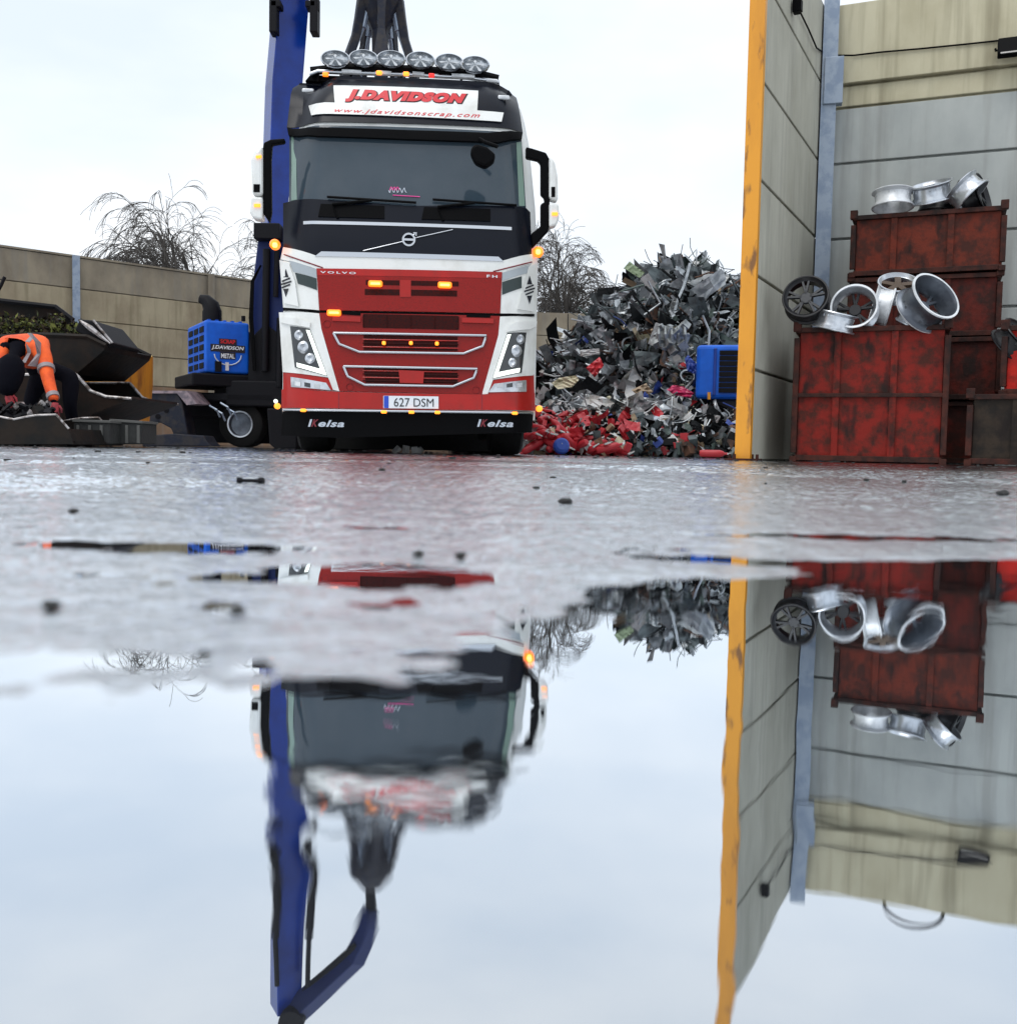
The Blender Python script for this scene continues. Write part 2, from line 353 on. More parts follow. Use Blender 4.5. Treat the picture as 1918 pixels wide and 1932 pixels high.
# ---------------------------------------------------------------- concrete walls
def wall(name, A, B, zs, mats, label, cat='wall', thick=.16, proud_top=0., side=1):
    """A,B ground points; zs joint heights; one child per panel course"""
    A = Vector((A[0], A[1], 0)); B = Vector((B[0], B[1], 0)); u = (B-A).normalized(); L = (B-A).length
    root = empty(name, A, math.atan2(u.y, u.x), label, cat)
    for k in range(len(zs)-1):
        z0, z1 = zs[k], zs[k+1]; g = .014
        pt = thick + (proud_top if k == len(zs)-2 else 0)
        b = MB(); b.box((L/2, thick-pt/2, (z0+z1)/2), (L, pt, z1-z0-2*g)); 
        b.box((L/2, thick/2+.02, z0+.004), (L-.02, thick-.08, 2*g+.012))
        b.build('panel', mats[k % len(mats)] if not callable(mats) else mats(k), root, bevel=.008)
    return root, u, L
ZS = [0, .82, 1.65, 2.49, 3.33, 4.17, 5.02]
N0 = P(1421, 600, 9.0); F0 = P(1536, 600, 11.5); W1 = P(1918, 600, 10.75)
NN = (N0.x, 9.0); FF = (F0.x, 11.5)
r_, u_, l_ = wall('side_wall', NN, FF, ZS, [m_concs], 'tall grey concrete panel wall running back from the yellow post', thick=.12)
# wall root x axis runs from the corner to the post; thickness lies behind (left of the bay)
d2 = (Vector((W1.x, 10.75))-Vector((F0.x+.06, 11.52)))
Wend = Vector((F0.x+.06, 11.52)) + d2*3.4
zb = [0, .84, 1.68, 2.49, 3.32, 3.93, 4.17, 5.05]
mb_ = {0: m_conc, 1: m_conc, 2: m_conc, 3: m_conc, 4: m_conc, 5: m_concm, 6: m_concm}
wall('bay_back_wall', (F0.x+.06, 11.55), (Wend.x, Wend.y), zb, lambda k: mb_[k], 'concrete panel wall at the back of the bay, yellowed and mossy along its top', proud_top=.05)

def hbeam(b, c, yaw, w, d, h, t=.012, z0=0):
    m = Matrix.Rotation(yaw, 3, 'Z'); c = Vector(c)
    for sx in (-1, 1): b.box(c+m @ Vector((0, sx*(d/2-t/2), z0+h/2)), (w, t, h), m)
    b.box(c+m @ Vector((0, 0, z0+h/2)), (t, d-2*t-.002, h), m)
bay_yaw = math.atan2(FF[1]-NN[1], FF[0]-NN[0])
# yellow post: channel column clad over the wall end
q = Vector((N0.x-.075, 8.92, 0)); yp = empty('yellow_post', q, 0, 'tall yellow painted steel column at the open end of the concrete wall', 'post')
b = MB(); m3 = Matrix.Rotation(R(-24), 3, 'Z')
b.box((0, 0, 2.75), (.135, .022, 5.5), m3); b.build('flange', m_yellow, yp, bevel=.004)
b = MB(); b.box(m3 @ Vector((.06, .05, 2.745)), (.012, .076, 5.49), m3)
b.build('web', m_yellow, yp, bevel=.003)
b = MB(); b.box((.02, .05, .012), (.28, .26, .02), m3)
for sx in (-1, 1):
    for sy in (-1, 1): b.tube([(.02+sx*.1, .05+sy*.09, .02), (.02+sx*.1, .05+sy*.09, .06)], .014, 6)
b.build('base_plate', m_binrim, yp)
# corner column
cp = empty('corner_post', (F0.x+.02, 11.36, 0), 0, 'blue grey galvanised steel column in the corner of the bay', 'post')
b = MB(); hbeam(b, (0, 0, 0), R(-15), .16, .15, 5.1); b.build('column', m_steel, cp)
b = MB(); b.box((.03, -.06, 4.15), (.2, .12, .5), (0, 0, R(-15))); b.build('splice_plate', m_steel, cp, bevel=.006)
# floodlight + cable + small lamp box
wd = Vector((d2.x, d2.y, 0)).normalized(); wn = Vector((wd.y, -wd.x, 0))       # wn points out of the wall to the camera
def onwall(x, y, off=.12):
    best = None
    o = Vector((F0.x+.06, 11.55, 0))
    for k in range(400):
        d = 10+k*.005; p = P(x, y, d)
        e = abs((p-o).dot(wn)-off)
        if best is None or e < best[0]: best = (e, p)
    return best[1]
fl = onwall(1912, 88, .2)
yaww = math.atan2(wd.y, wd.x)
fr = empty('floodlight', fl, yaww, 'black floodlight fixed to the top panel of the bay back wall', 'floodlight')
b = MB(); b.box((0, 0, 0), (.3, .09, .2), (R(-25), 0, 0)); b.build('housing', m_black, fr, bevel=.012)
b = MB(); b.box((0, -.053, -.02), (.25, .008, .14), (R(-25), 0, 0)); b.build('glass', m_dglass, fr)
b = MB(); b.tube([(-.17, 0, 0), (-.17, .1, .02), (.17, .1, .02), (.17, 0, 0)], .012, 6); b.build('bracket', m_black, fr)
c1 = [onwall(x, y, .07) for x, y in ((1885, 76), (1820, 83), (1740, 91), (1660, 98), (1610, 104))]
c1.append(P(1580, 104, 11.3)); c1.append(P(1552, 98, 11.35))
def sidew(x, y, off=.03):
    o = Vector((N0.x, 9, 0)); dd = Vector((FF[0]-NN[0], FF[1]-NN[1], 0)).normalized(); n_ = Vector((dd.y, -dd.x, 0)); best = None
    for k in range(600):
        p = P(x, y, 8.7+k*.005); e = abs((p-o).dot(n_)-off)
        if best is None or e < best[0]: best = (e, p)
    return best[1]
c1 += [sidew(1540, 90), sidew(1525, 55), sidew(1509, 22)]
b = MB(); b.tube(c1, .009, 6); o = b.build('power_cable', m_black, None, origin=c1[0]); tag(o, 'thin black cable strung across the top of the bay walls to the floodlight', 'cable')
p = sidew(1503, 11, .05)
jb = empty('junction_box', p, bay_yaw, 'small black box fixed high on the concrete wall behind the yellow post', 'junction box')
MB().box((0, 0, 0), (.1, .07, .13)).build('housing', m_black, jb, bevel=.008); MB().box((0, -.042, 0), (.08, .01, .1)).build('lid', m_black, jb)
# cable loop over the wall top seen in the puddle
t0 = onwall(1800, -20, .05); top = Vector((t0.x, t0.y, 5.05))
pts = [top + wd*(.32*math.cos(a)) + Vector((0, 0, -.02+.2*math.sin(a))) for a in [math.pi*k/12 for k in range(13)]]
b = MB(); b.tube(pts, .02, 8); o = b.build('cable_loop', m_black, None, origin=top); tag(o, 'black cable loop standing above the bay back wall', 'cable')

# boundary walls
A = P(0, 465, 26.2); B = P(470, 530, 30.9)
dv = Vector((B.x-A.x, B.y-A.y, 0)); A2 = Vector((A.x, A.y, 0))-dv*1.2; B2 = Vector((A.x, A.y, 0))+dv*2.15
cols = [m_concr, m_concr, m_concb, m_concb, m_concb, m_concb2]
bw, bu, bl = wall('boundary_wall', (A2.x, A2.y), (B2.x, B2.y), [0, .84, 1.67, 2.5, 3.34, 4.17, 5.0], cols, 'long weathered concrete panel wall behind the skips on the left')
def wallpost(x):
    for k in range(500):
        d = 20+k*.05; p = P(x, 600, d); s = (Vector((p.x, p.y, 0))-A2); n_ = Vector((-bu.y, bu.x, 0))
        if s.dot(n_) > 0: return s.dot(bu)
    return 0
for x in (141, 395, -350):
    t_ = wallpost(x); b = MB(); hbeam(b, (t_, .0, 0), 0, .2, .26, 5.03); b.build('post', m_steel if x == 141 else m_concb2, bw)
b = MB(); b.box((bl/2, .08, 5.03), (bl, .22, .05)); b.build('coping', m_concb2, bw)
wall('far_wall', (B2.x+.2, B2.y-.1), (P(1400, 600, 37).x, 37), [0, .84, 1.67, 2.5, 3.34, 4.17, 5.0], [m_concb2], 'far concrete wall seen between the lorry and the scrap heap')

# ---------------------------------------------------------------- bare trees behind the wall
def tree(name, base, H, spread, label, seed, lean=0, ivy=True):
    rnd = random.Random(seed); root = empty(name, base, 0, label, 'tree', 'bare trees behind the boundary wall')
    tb = MB(); cb = MB(); iv = MB()
    def grow(p, d, L, r, lvl):
        n = 6; pts = [p]; rs = [r]; q = p.copy(); dd = d.copy()
        for k in range(n):
            dd = (dd + Vector((rnd.uniform(-1, 1), rnd.uniform(-1, 1), rnd.uniform(-.6, .8) if lvl < 2 else rnd.uniform(-1, .35)))*(.13 if lvl < 2 else .22)).normalized()
            if lvl >= 3: dd = (dd+Vector((0, 0, -.2))).normalized()
            q = q+dd*L/n; pts.append(q.copy()); rs.append(max(.0095 if lvl > 2 else .014, r*(1-.62*(k+1)/n)))
        (tb if lvl == 0 else cb).tube(pts, rs, 6 if lvl < 2 else 3, cap=False)
        if ivy and lvl == 1 and rnd.random() < .5:
            for _ in range(260):
                t_ = rnd.choice(pts[:5]); c_ = t_+Vector((rnd.gauss(0, .16), rnd.gauss(0, .16), rnd.gauss(0, .3))); s_ = .05
                a_ = Vector((rnd.gauss(0, 1), rnd.gauss(0, 1), rnd.gauss(0, 1))).normalized()*s_; b_ = a_.cross(Vector((rnd.random(), rnd.random(), 1))).normalized()*s_
                iv.add([c_-a_, c_-b_, c_+a_, c_+b_], [(0, 1, 2, 3)])
        if lvl < 4:
            m_ = (6, 6, 6, 6)[lvl]
            for k in range(m_):
                t_ = rnd.uniform(.3, 1) if lvl else rnd.uniform(.35, 1); ix = min(n, max(1, int(t_*n)))
                az = rnd.uniform(0, 2*math.pi); tilt = rnd.uniform(.3, .8)
                side = Vector((math.cos(az), math.sin(az), 0)); nd = ((pts[ix]-pts[ix-1]).normalized()*math.cos(tilt)+side*math.sin(tilt)*spread).normalized()
                grow(pts[ix], nd, L*rnd.uniform(.5, .72), rs[ix]*.62, lvl+1)
    grow(Vector((0, 0, 0)), Vector((lean, 0, 1)).normalized(), H*.52, H*.019, 0)
    tb.build('trunk', m_bark, root, smooth=True); cb.build('crown', m_bark, root)
    if iv.v: iv.build('ivy', m_ivy, root)
    return root
def gp(x, d): p = P(x, 850, d); return Vector((p.x, d, 0))
tree('bare_tree', gp(382, 42), 14.0, .65, 'largest bare weeping tree, ivy clad, behind the boundary wall left of the blue machine', 3)
tree('bare_tree', gp(335, 44), 10, .6, 'bare weeping tree leaning left behind the boundary wall', 11, lean=-.15)
tree('bare_tree', gp(440, 45), 12, .6, 'small bare tree behind the wall just left of the lorry mirror', 5, lean=.25, ivy=False)
tree('bare_tree', gp(1045, 46), 13.5, .25, 'bare birch behind the far wall right of the lorry', 8, ivy=False)
tree('bare_tree', gp(1020, 49), 11, .22, 'thin bare birch close behind the lorry right hand mirror', 14, ivy=False)

# ---------------------------------------------------------------- stillage bins
def make_bin(mat, name='steel_bin', W=1.36, H=.61):
    D, t = .95, .012
    root = empty(name)
    b = MB(); z0 = .035
    b.box((W/2, t/2, (z0+H-.05)/2), (W-.08, t, H-.05-z0)); b.v = [(x, y, z+0) for x, y, z in b.v]
    b = MB()
    zc = (z0+H-.04)/2; hh = H-.04-z0
    b.box((W/2, .03, zc), (W-.06, t, hh)); b.box((W/2, D-.03, zc), (W-.06, t, hh))
    b.box((.03, D/2, zc), (t, D-.075, hh)); b.box((W-.03, D/2, zc), (t, D-.075, hh)); b.box((W/2, D/2, z0+.004), (W-.08, D-.08, .01))
    b.build('body', mat, root)
    b = MB()
    for q_, dm in [((x, y, zc), (.055, .03, hh-.004)) for x in (.28*W, .66*W) for y in (.008, D-.008)]+[((x, y, zc), (.03, .055, hh-.004)) for y in (.3, .62) for x in (.008, W-.008)]: MB().box(q_, dm).build('rib', mat, root)
    if H > 1:
        MB().box((W/2, -.004, H/2), (W+.01, .03, .035)).build('mid_rail', m_binrim, root, bevel=.004); MB().box((W+.004, D/2, H/2), (.03, D-.04, .035)).build('mid_rail', m_binrim, root, bevel=.004)
    b = MB()
    z = H-.018
    b.box((W/2, .005, z), (W+.02, .05, .045)); b.box((W/2, D-.005, z), (W+.02, .05, .045))
    b.box((.005, D/2, z), (.05, D-.062, .045)); b.box((W-.005, D/2, z), (.05, D-.062, .045))
    b.build('rim', m_binrim, root, bevel=.004); b = MB()
    b.box((W/2, .008, z0+.004), (W-.02, .04, .05)); b.box((.008, D/2, z0+.004), (.04, D-.062, .05)); b.box((W-.008, D/2, z0+.004), (.04, D-.062, .05))
    b.build('base_rail', m_binrim, root, bevel=.004)
    for x in (.0, W):
        for y in (.0, D):
            q = MB(); q.box((x, y, H+.012), (.07, .07, .085)); q.box((x, y, .026), (.06, .06, .052)); q.box((x, y, zc), (.05, .05, hh-.1)); q.build('corner_post', m_binrim, root, bevel=.004)
    return root
bins = [make_bin(m, W=1.27 if k in (0, 3, 4) else 1.36, H=1.22 if k == 0 else .61) for k, m in enumerate(m_bins)]
def put_bin(k, pos, yaw, label, used=set()):
    o = bins[k]
    if k in used: o = copy_tree(bins[k])
    used.add(k)
    o.location = pos; o.rotation_euler = (0, 0, yaw)
    tag(o, label, 'metal bin', 'stacked steel bins in the concrete bay'); return o
Y1 = -R(21); f1 = P(1496, 850, 9.32); Y2 = -R(23.5); f2 = P(1592, 850, 10.3)
put_bin(0, (f1.x, f1.y, 0), Y1, 'tall red bin at the front of the bay, filled with alloy wheels')
ys = [R(.5), R(-1), R(.8), R(0)]
lb = ['bottom bin of the tall rear stack, mostly hidden behind the tall red bin', 'second bin up in the tall rear stack', 'third bin up in the tall rear stack, just under the top one', 'top bin of the rear stack, rust orange, heaped with alloy wheels']
for k, (mi, l) in enumerate(zip((1, 1, 1, 2), lb)):
    put_bin(mi, (f2.x+(.02 if k == 1 else 0), f2.y-.02*(k % 2), .618*k), Y2+ys[k], l)
f3 = P(1826, 850, 8.75); put_bin(3, (f3.x, f3.y, 0), -R(30), 'dull brown bin on the ground at the right edge of the bay')
f4 = P(1885, 850, 8.9); put_bin(4, (f4.x, f4.y, .612), -R(30), 'bright red bin on top of the dull brown bin at the right edge')

# ---------------------------------------------------------------- alloy wheels
def make_rim(mat, matin, r=.235, w=.2, spokes=5, double=True):
    root = empty('alloy_wheel')
    b = MB(); b.lathe([(r, -w/2), (r+.006, -w/2+.008), (r+.004, -w/2+.018), (r-.018, -w/2+.024), (r-.02, -w*.25), (r-.036, -w*.15), (r-.036, w*.3), (r-.02, w/2-.026), (r+.006, w/2-.01), (r, w/2),
                        (r-.012, w/2), (r-.03, w/2-.03), (r-.046, w*.3), (r-.046, -w*.15), (r-.03, -w*.25), (r-.028, -w/2+.03), (r-.012, -w/2)], n=40, closed=True)
    b.build('barrel', mat, root, smooth=True)
    b = MB(); zf = w/2-.045
    b.lathe([(.0, zf+.005), (.06, zf+.005), (.068, zf-.01), (.06, zf-.035), (0, zf-.035)], n=20)
    for k in range(spokes):
        for s_ in ((-1, 1) if double else (0,)):
            a = 2*math.pi*k/spokes + s_*.13; m = Matrix.Rotation(a, 3, 'Z')
            a2 = Matrix.Rotation(s_*.10, 3, 'Z')
            b.box(m @ Vector(((r+.01)/2, 0, zf-.01)), (r-.075, .026 if double else .075, .034), m @ a2)
    b.build('spokes', matin, root, bevel=.004)
    return root
rims = {'w': make_rim(m_silverw, m_silverw), 's': make_rim(m_silver, m_silver), 'b': make_rim(m_alloyd, pm('spoke_dark', (.03, .032, .036), .3, .3)), 'g': make_rim(m_alloyg, m_alloyg, .25, .24),
        'z': make_rim(m_silver, m_bronze, double=False), 'd': make_rim(m_silver, m_alloyd)}
for k_, m_ in (('g', m_silverw), ('d', m_silverw)):
    r_w = .25 if k_ == 'g' else .235; w_w = .24 if k_ == 'g' else .2
    for s_ in (-1, 1): MB().lathe([(r_w-.012, s_*(w_w/2+.001)), (r_w+.008, s_*(w_w/2+.002)), (r_w+.01, s_*(w_w/2-.012))], n=40).build('lip', m_, rims[k_], smooth=True)
used_r = set()
def put_rim(k, px, py, d, axis, sc, label, spin=0):
    o = rims[k]
    if k in used_r: o = copy_tree(rims[k])
    used_r.add(k)
    o.location = P(px, py, d)
    o.rotation_euler = (Vector(axis).normalized().to_track_quat('Z', 'Y') @ Euler((0, 0, spin)).to_quaternion()).to_euler()
    o.scale = (sc,)*3; tag(o, label, 'alloy wheel', 'loose alloy wheels in the bins'); return o
put_rim('b', 1521, 566, 9.25, (-.45, -1, .35), .86, 'black five spoke alloy wheel at the left end of the front bin', .4)
put_rim('d', 1612, 583, 9.15, (.45, 1, -.25), .84, 'alloy wheel with dark spokes lying open end forward in the middle of the front bin', .3)
put_rim('w', 1662, 580, 9.3, (-1, .3, .25), .8, 'white wheel barrel seen side on between the open wheel and the largest wheel', 0)
put_rim('z', 1692, 545, 9.4, (-.15, -.75, 1), .76, 'white spoked alloy face lying flat behind the largest grey wheel', .2)
put_rim('g', 1749, 572, 8.95, (-.42, 1, -.62), .93, 'largest grey alloy wheel, open end up, at the right of the front bin', .1)
put_rim('s', 1735, 600, 9.1, (.3, -.4, 1), .8, 'silver wheel under the largest grey wheel in the front bin', .7)
put_rim('s', 1575, 606, 9.2, (.2, -.2, 1), .8, 'silver wheel mostly sunk in the front bin between the black wheel and the open wheel', .5)
put_rim('w', 1684, 377, 10.2, (.02, .1, 1), .84, 'white wheel lying flat on the left of the topmost bin', .1)
put_rim('s', 1757, 362, 10.1, (-.3, -.28, 1), .86, 'silver wheel tilted in the middle of the topmost bin', .2)
put_rim('s', 1822, 362, 9.95, (-.7, .35, .75), .84, 'polished silver wheel leaning on the right of the topmost bin', .6)
put_rim('b', 1838, 372, 10.15, (.8, -.7, .3), .9, 'black alloy wheel leaning behind the polished one on the topmost bin', .9)
put_rim('b', 1770, 390, 10.3, (.1, .1, 1), .9, 'black alloy wheel lying under the tilted silver wheel on the topmost bin', .9)
put_rim('b', 1916, 643, 9.0, (.5, -.7, .7), .85, 'black alloy wheel on the bright red bin at the right edge', .1)
put_rim('b', 1940, 648, 9.3, (-.3, -.7, .9), .85, 'black alloy wheel just outside the right edge on the bright red bin', .1)
# ---------------------------------------------------------------- lorry
TD = 9.8; tb_ = P(771, 860, TD); T_YAW = R(4.5)
lorry = empty('lorry', (tb_.x, TD, 0), T_YAW, 'red, white and black articulated scrap lorry facing the camera with its marker lamps lit', 'lorry')
TO = Vector((tb_.x, TD, 0)); TM = Matrix.Rotation(T_YAW, 3, 'Z'); TMi = TM.transposed()
CW = Vector((0, 0, CAMH)); co_l = TMi @ (CW-TO)
def halfw(z): return float(np.interp(z, [0, 1.9, 2.6, 3.2, 3.5, 3.62, 3.72], [1.25, 1.25, 1.22, 1.155, 1.10, 1.05, .95]))
def surf(x, z):
    a = min(1.0, abs(x)/halfw(z))
    l = float(np.interp(z, [0, .6, 1.9, 2.9, 3.15, 3.6, 3.75], [.0, .0, .03, .26, .30, .46, .62]))
    return l + .05*a*a + .2*max(0, (a-.74)/.26)**2.2
def T(x, y, proud=0, plane=None):
    v = TMi @ (fw + rt*((x-959)/F) + up*((966-y)/F)); o = 0
    for _ in range(8):
        t = (o-co_l.y)/v.y; q = co_l+v*t
        o = plane if plane is not None else surf(q.x, q.z)-proud
    return Vector((q.x, o, q.z))
def panel(name, pts, mat, proud=.01, thick=.03, parent=None, grid=.08, plane=None):
    p = [T(x, y, proud, plane) for x, y in pts]
    bm = bmesh.new(); vs = [bm.verts.new((q.x, 0, q.z)) for q in p]; bm.faces.new(vs)
    xs = [q.x for q in p]; zs_ = [q.z for q in p]
    x = math.floor(min(xs)/grid)*grid
    while x < max(xs):
        g_ = bm.verts[:]+bm.edges[:]+bm.faces[:]
        bmesh.ops.bisect_plane(bm, geom=g_, plane_co=(x, 0, 0), plane_no=(1, 0, 0)); x += grid
    z = math.floor(min(zs_)/.15)*.15
    while z < max(zs_):
        g_ = bm.verts[:]+bm.edges[:]+bm.faces[:]
        bmesh.ops.bisect_plane(bm, geom=g_, plane_co=(0, 0, z), plane_no=(0, 0, 1)); z += .15
    r = bmesh.ops.extrude_face_region(bm, geom=bm.faces[:])
    ev = set(g for g in r['geom'] if isinstance(g, bmesh.types.BMVert))
    for v in bm.verts:
        base = plane if plane is not None else surf(v.co.x, v.co.z)-proud
        v.co.y = base + (0 if v in ev else thick)
    bmesh.ops.recalc_face_normals(bm, faces=bm.faces)
    me = bpy.data.meshes.new(name); bm.to_mesh(me); bm.free(); me.materials.append(mat)
    me.polygons.foreach_set('use_smooth', [True]*len(me.polygons)); me.set_sharp_from_angle(angle=R(30))
    o = bpy.data.objects.new(name, me); COL.objects.link(o); o.parent = parent or lorry
    return o
def tpath(name, pts, r, mat, proud=.02, closed=False, parent=None, n=8):
    q = []
    pp = pts+[pts[0]] if closed else pts
    for a, b_ in zip(pp[:-1], pp[1:]):
        for k in range(6): q.append(T(a[0]+(b_[0]-a[0])*k/6, a[1]+(b_[1]-a[1])*k/6, proud))
    q.append(T(*pp[-1], proud))
    return MB().tube(q, r, n).build(name, mat, parent or lorry, smooth=True)
# cab shell
def cab_shell():
    b = MB(); levels = [.36, .6, .9, 1.2, 1.5, 1.9, 2.2, 2.5, 2.9, 3.15, 3.4, 3.55, 3.64, 3.70]; rings = []
    vs = []; na_ = 37
    for z in levels:
        w_ = halfw(z)
        for k in range(na_):
            a = -1+2*k/(na_-1); x = a*w_; vs.append((x, surf(x*.999, z)+.014, z))
        vs.append((w_, 2.25, z)); vs.append((w_-.03, 2.3, z)); vs.append((-w_+.03, 2.3, z)); vs.append((-w_, 2.25, z))
    n = na_+4; L = len(levels)
    fs = [(i*n+k, i*n+(k+1) % n, (i+1)*n+(k+1) % n, (i+1)*n+k) for i in range(L-1) for k in range(n)]
    fs += [tuple(range(n)), tuple((L-1)*n+k for k in range(n-1, -1, -1))]
    b.add(vs, fs); b.build('cab_shell', m_white, lorry, smooth=True)
cab_shell()
panel('roof_front', [(552, 166), (566, 156), (960, 170), (974, 184), (986, 250), (541, 240)], m_navy, .012, .02)
panel('sign_board', [(629, 160.5), (902, 170.5), (900, 209), (632, 199)], m_white, .022, .012)
panel('sign_strip', [(582, 199), (950, 212), (946, 229), (587, 217)], m_white, .03, .014)
panel('sun_visor', [(541, 240), (600, 240), (771, 245), (920, 250), (986, 250), (984, 262), (940, 268), (771, 262), (600, 256), (544, 254)], m_black, .07, .06)
panel('windscreen', [(546, 246), (983, 256), (992, 394), (770, 392), (545, 382)], m_glass, .016, .02)
panel('pillar_trim', [(549, 256), (558, 258), (560, 376), (549, 378)], pm('pale_green_trim', (.2, .3, .25), .3), .02, .006)
panel('pillar_trim', [(974, 268), (983, 268), (990, 388), (979, 388)], bpy.data.materials['pale_green_trim'], .02, .006)
panel('scuttle_panel', [(534, 383), (546, 380), (770, 388), (992, 392), (1000, 400), (1003, 480), (947, 492), (599, 488), (534, 468)], m_navy, .022, .025)
for x0, y0, x1, y1 in ((617, 371, 785, 382), (816, 376, 974, 387)):
    wp = tpath('wiper', [(x0, y0), (x1, y1)], .012, m_black, .05)
    b = MB(); b.tube([T(x0+20, y0+40, .03), T(x0+10, y0+14, .05), T((x0+x1)/2, (y0+y1)/2+1, .05)], .014, 6); b.build('arm', m_black, wp)
panel('wiper_cowl', [(605, 384), (725, 388), (725, 412), (600, 408)], m_black, .032, .02)
panel('wiper_cowl', [(800, 390), (925, 394), (925, 417), (795, 413)], m_black, .032, .02)
panel('chrome_strip', [(572, 417), (965, 428), (965, 434), (572, 423)], m_chrome, .03, .02)
tpath('badge_bar', [(685, 473), (762, 455)], .006, m_chrome, .03); tpath('badge_bar', [(782, 449), (854, 433)], .006, m_chrome, .03)
bc = T(771, 452, .035)
bdg = MB(); m90 = Matrix.Rotation(R(90), 3, 'X')
bdg.lathe([(.047, -.008), (.064, -.008), (.064, .012), (.047, .012)], bc, m90, 28, True)
bdg.box((bc.x, bc.y, bc.z), (.1, .02, .02)); bdg.tube([(bc.x+.04, bc.y, bc.z+.042), (bc.x+.068, bc.y, bc.z+.068)], .009, 6); bdg.box((bc.x+.06, bc.y-.001, bc.z+.066), (.035, .018, .009)); bdg.box((bc.x+.07, bc.y-.001, bc.z+.053), (.009, .018, .033))
bdg.build('round_badge', m_chrome, lorry)
panel('grille_header', [(597, 506), (947, 513), (946.5, 525), (598, 519)], m_red, .033, .01)
panel('chrome_strip', [(606, 474), (940, 484), (950, 493), (594, 483)], m_chrome, .034, .02)
panel('white_band', [(534, 466), (599, 483), (947, 492), (1004, 479), (1004, 497), (947, 514), (597, 507), (529, 489)], m_white, .026, .02)
for s_ in ([(536, 480), (609, 505)], [(930, 512), (1003, 494)]): tpath('pinstripe', s_, .0065, m_darkred, .027)
panel('upper_grille_panel', [(597, 506), (947, 513), (943.5, 591), (602, 585)], m_redm, .03, .03)
panel('grille_recess', [(690, 528), (865, 531), (865, 540), (690, 537)], m_redd, .034, .01)
panel('grille_recess', [(688, 545), (862, 548), (862, 559), (688, 556)], m_redd, .034, .01)
panel('grille_post', [(754, 528), (775, 528), (775, 560), (754, 560)], m_red, .037, .008)
panel('corner_panel', [(527, 490), (597, 507), (602, 585), (560, 582), (534, 580)], m_white, .022, .03)
panel('corner_panel', [(947, 514), (1010, 497), (1012, 592), (985, 592), (943.5, 591)], m_white, .022, .03)
panel('grey_stripe', [(545, 491), (597, 508), (597, 525), (553, 512)], m_grey, .028, .01)
panel('grey_stripe', [(947, 515), (1000, 500), (998, 514), (947, 530)], m_grey, .028, .01)
panel('dark_stripe', [(556, 514), (597, 525), (598, 547), (562, 535)], m_dgreen, .028, .01)
panel('dark_stripe', [(947, 532), (984, 521), (984, 543), (947, 556)], m_dgreen, .028, .01)
panel('wind_deflector', [(529, 491), (545, 497), (556, 530), (563, 578), (536, 572)], m_white, .05, .03)
panel('wind_deflector', [(1011, 497), (997, 503), (987, 545), (976, 583), (1006, 588)], m_white, .05, .03)
for cx, cy in ((539, 533), (999, 546)):
    e_ = panel('diamond_emblem', [(cx, cy-26), (cx+5, cy-10), (cx-5, cy-10)], m_mach, .056, .008)
    for dy in (-5, 1, 7): panel('emblem_bar', [(cx-10+abs(dy-1)*.4, cy+dy+1), (cx+10-abs(dy-1)*.4, cy+dy-5), (cx+10-abs(dy-1)*.4, cy+dy-2), (cx-10+abs(dy-1)*.4, cy+dy+4)], m_mach, .057, .008, e_)
    panel('emblem_point', [(cx, cy+27), (cx-5, cy+12), (cx+5, cy+11)], m_mach, .056, .008, e_)
panel('panel_gap', [(534, 580), (602, 586), (944, 592), (1008, 592), (1008, 597), (944, 597), (602, 591), (534, 586)], m_black, .016, .01)
lg = [(602, 590), (943.5, 596), (940, 632), (910, 744), (639, 738), (606, 620)]
panel('lower_grille_panel', lg, m_redm, .028, .03)
panel('grille_mesh', [(685, 592), (864, 596), (864, 622), (685, 618)], m_redd, .033, .01)
panel('grille_ledge', [(627, 595), (680, 597), (680, 607), (627, 605)], m_red, .05, .02)
panel('grille_ledge', [(871, 599), (931, 601), (931, 610), (871, 608)], m_red, .05, .02)
panel('grille_slot', [(645, 586), (680, 588), (680, 595), (645, 593)], m_black, .034, .01)
panel('grille_slot', [(880, 592), (925, 594), (925, 599), (880, 598)], m_black, .034, .01)
def grille(ring, inner, nsl, y0, y1):
    g = tpath('grille_trim', ring, .014, m_chrome, .048, True)
    panel('mesh', inner, m_redd, .035, .01, g)
    for k in range(nsl):
        y = y0+(y1-y0)*k/max(1, nsl-1); tpath('slat', [(inner[0][0]-2, y), (inner[1][0]+2, y+3)], .006, m_redd if k % 2 else m_red, .042, parent=g, n=6)
grille([(629, 628), (917, 633), (910, 653), (874, 667), (678, 664), (640, 649)], [(686, 632), (863, 636), (863, 662), (686, 660)], 3, 640, 654)
grille([(648, 691), (900, 696), (893, 713), (854, 729), (688, 726), (656, 710)], [(686, 694), (863, 699), (863, 724), (690, 722)], 4, 699, 718)
panel('tow_cover', [(752, 698), (800, 700), (798, 723), (754, 722)], m_red, .055, .02)
for k in range(5): tpath('mesh_bar', [(685+k*45, 594+k*.8), (685+k*45, 618+k*.8)], .004, m_redd, .036, n=5)
for cx, cy in ((617, 611), (660, 730), (898, 736)):
    c_ = T(cx, cy, .03); MB().lathe([(0, -.008), (.03, -.008), (.034, .004)], c_, Matrix.Rotation(R(90), 3, 'X'), 16).build('sensor_cap', m_darkred, lorry)
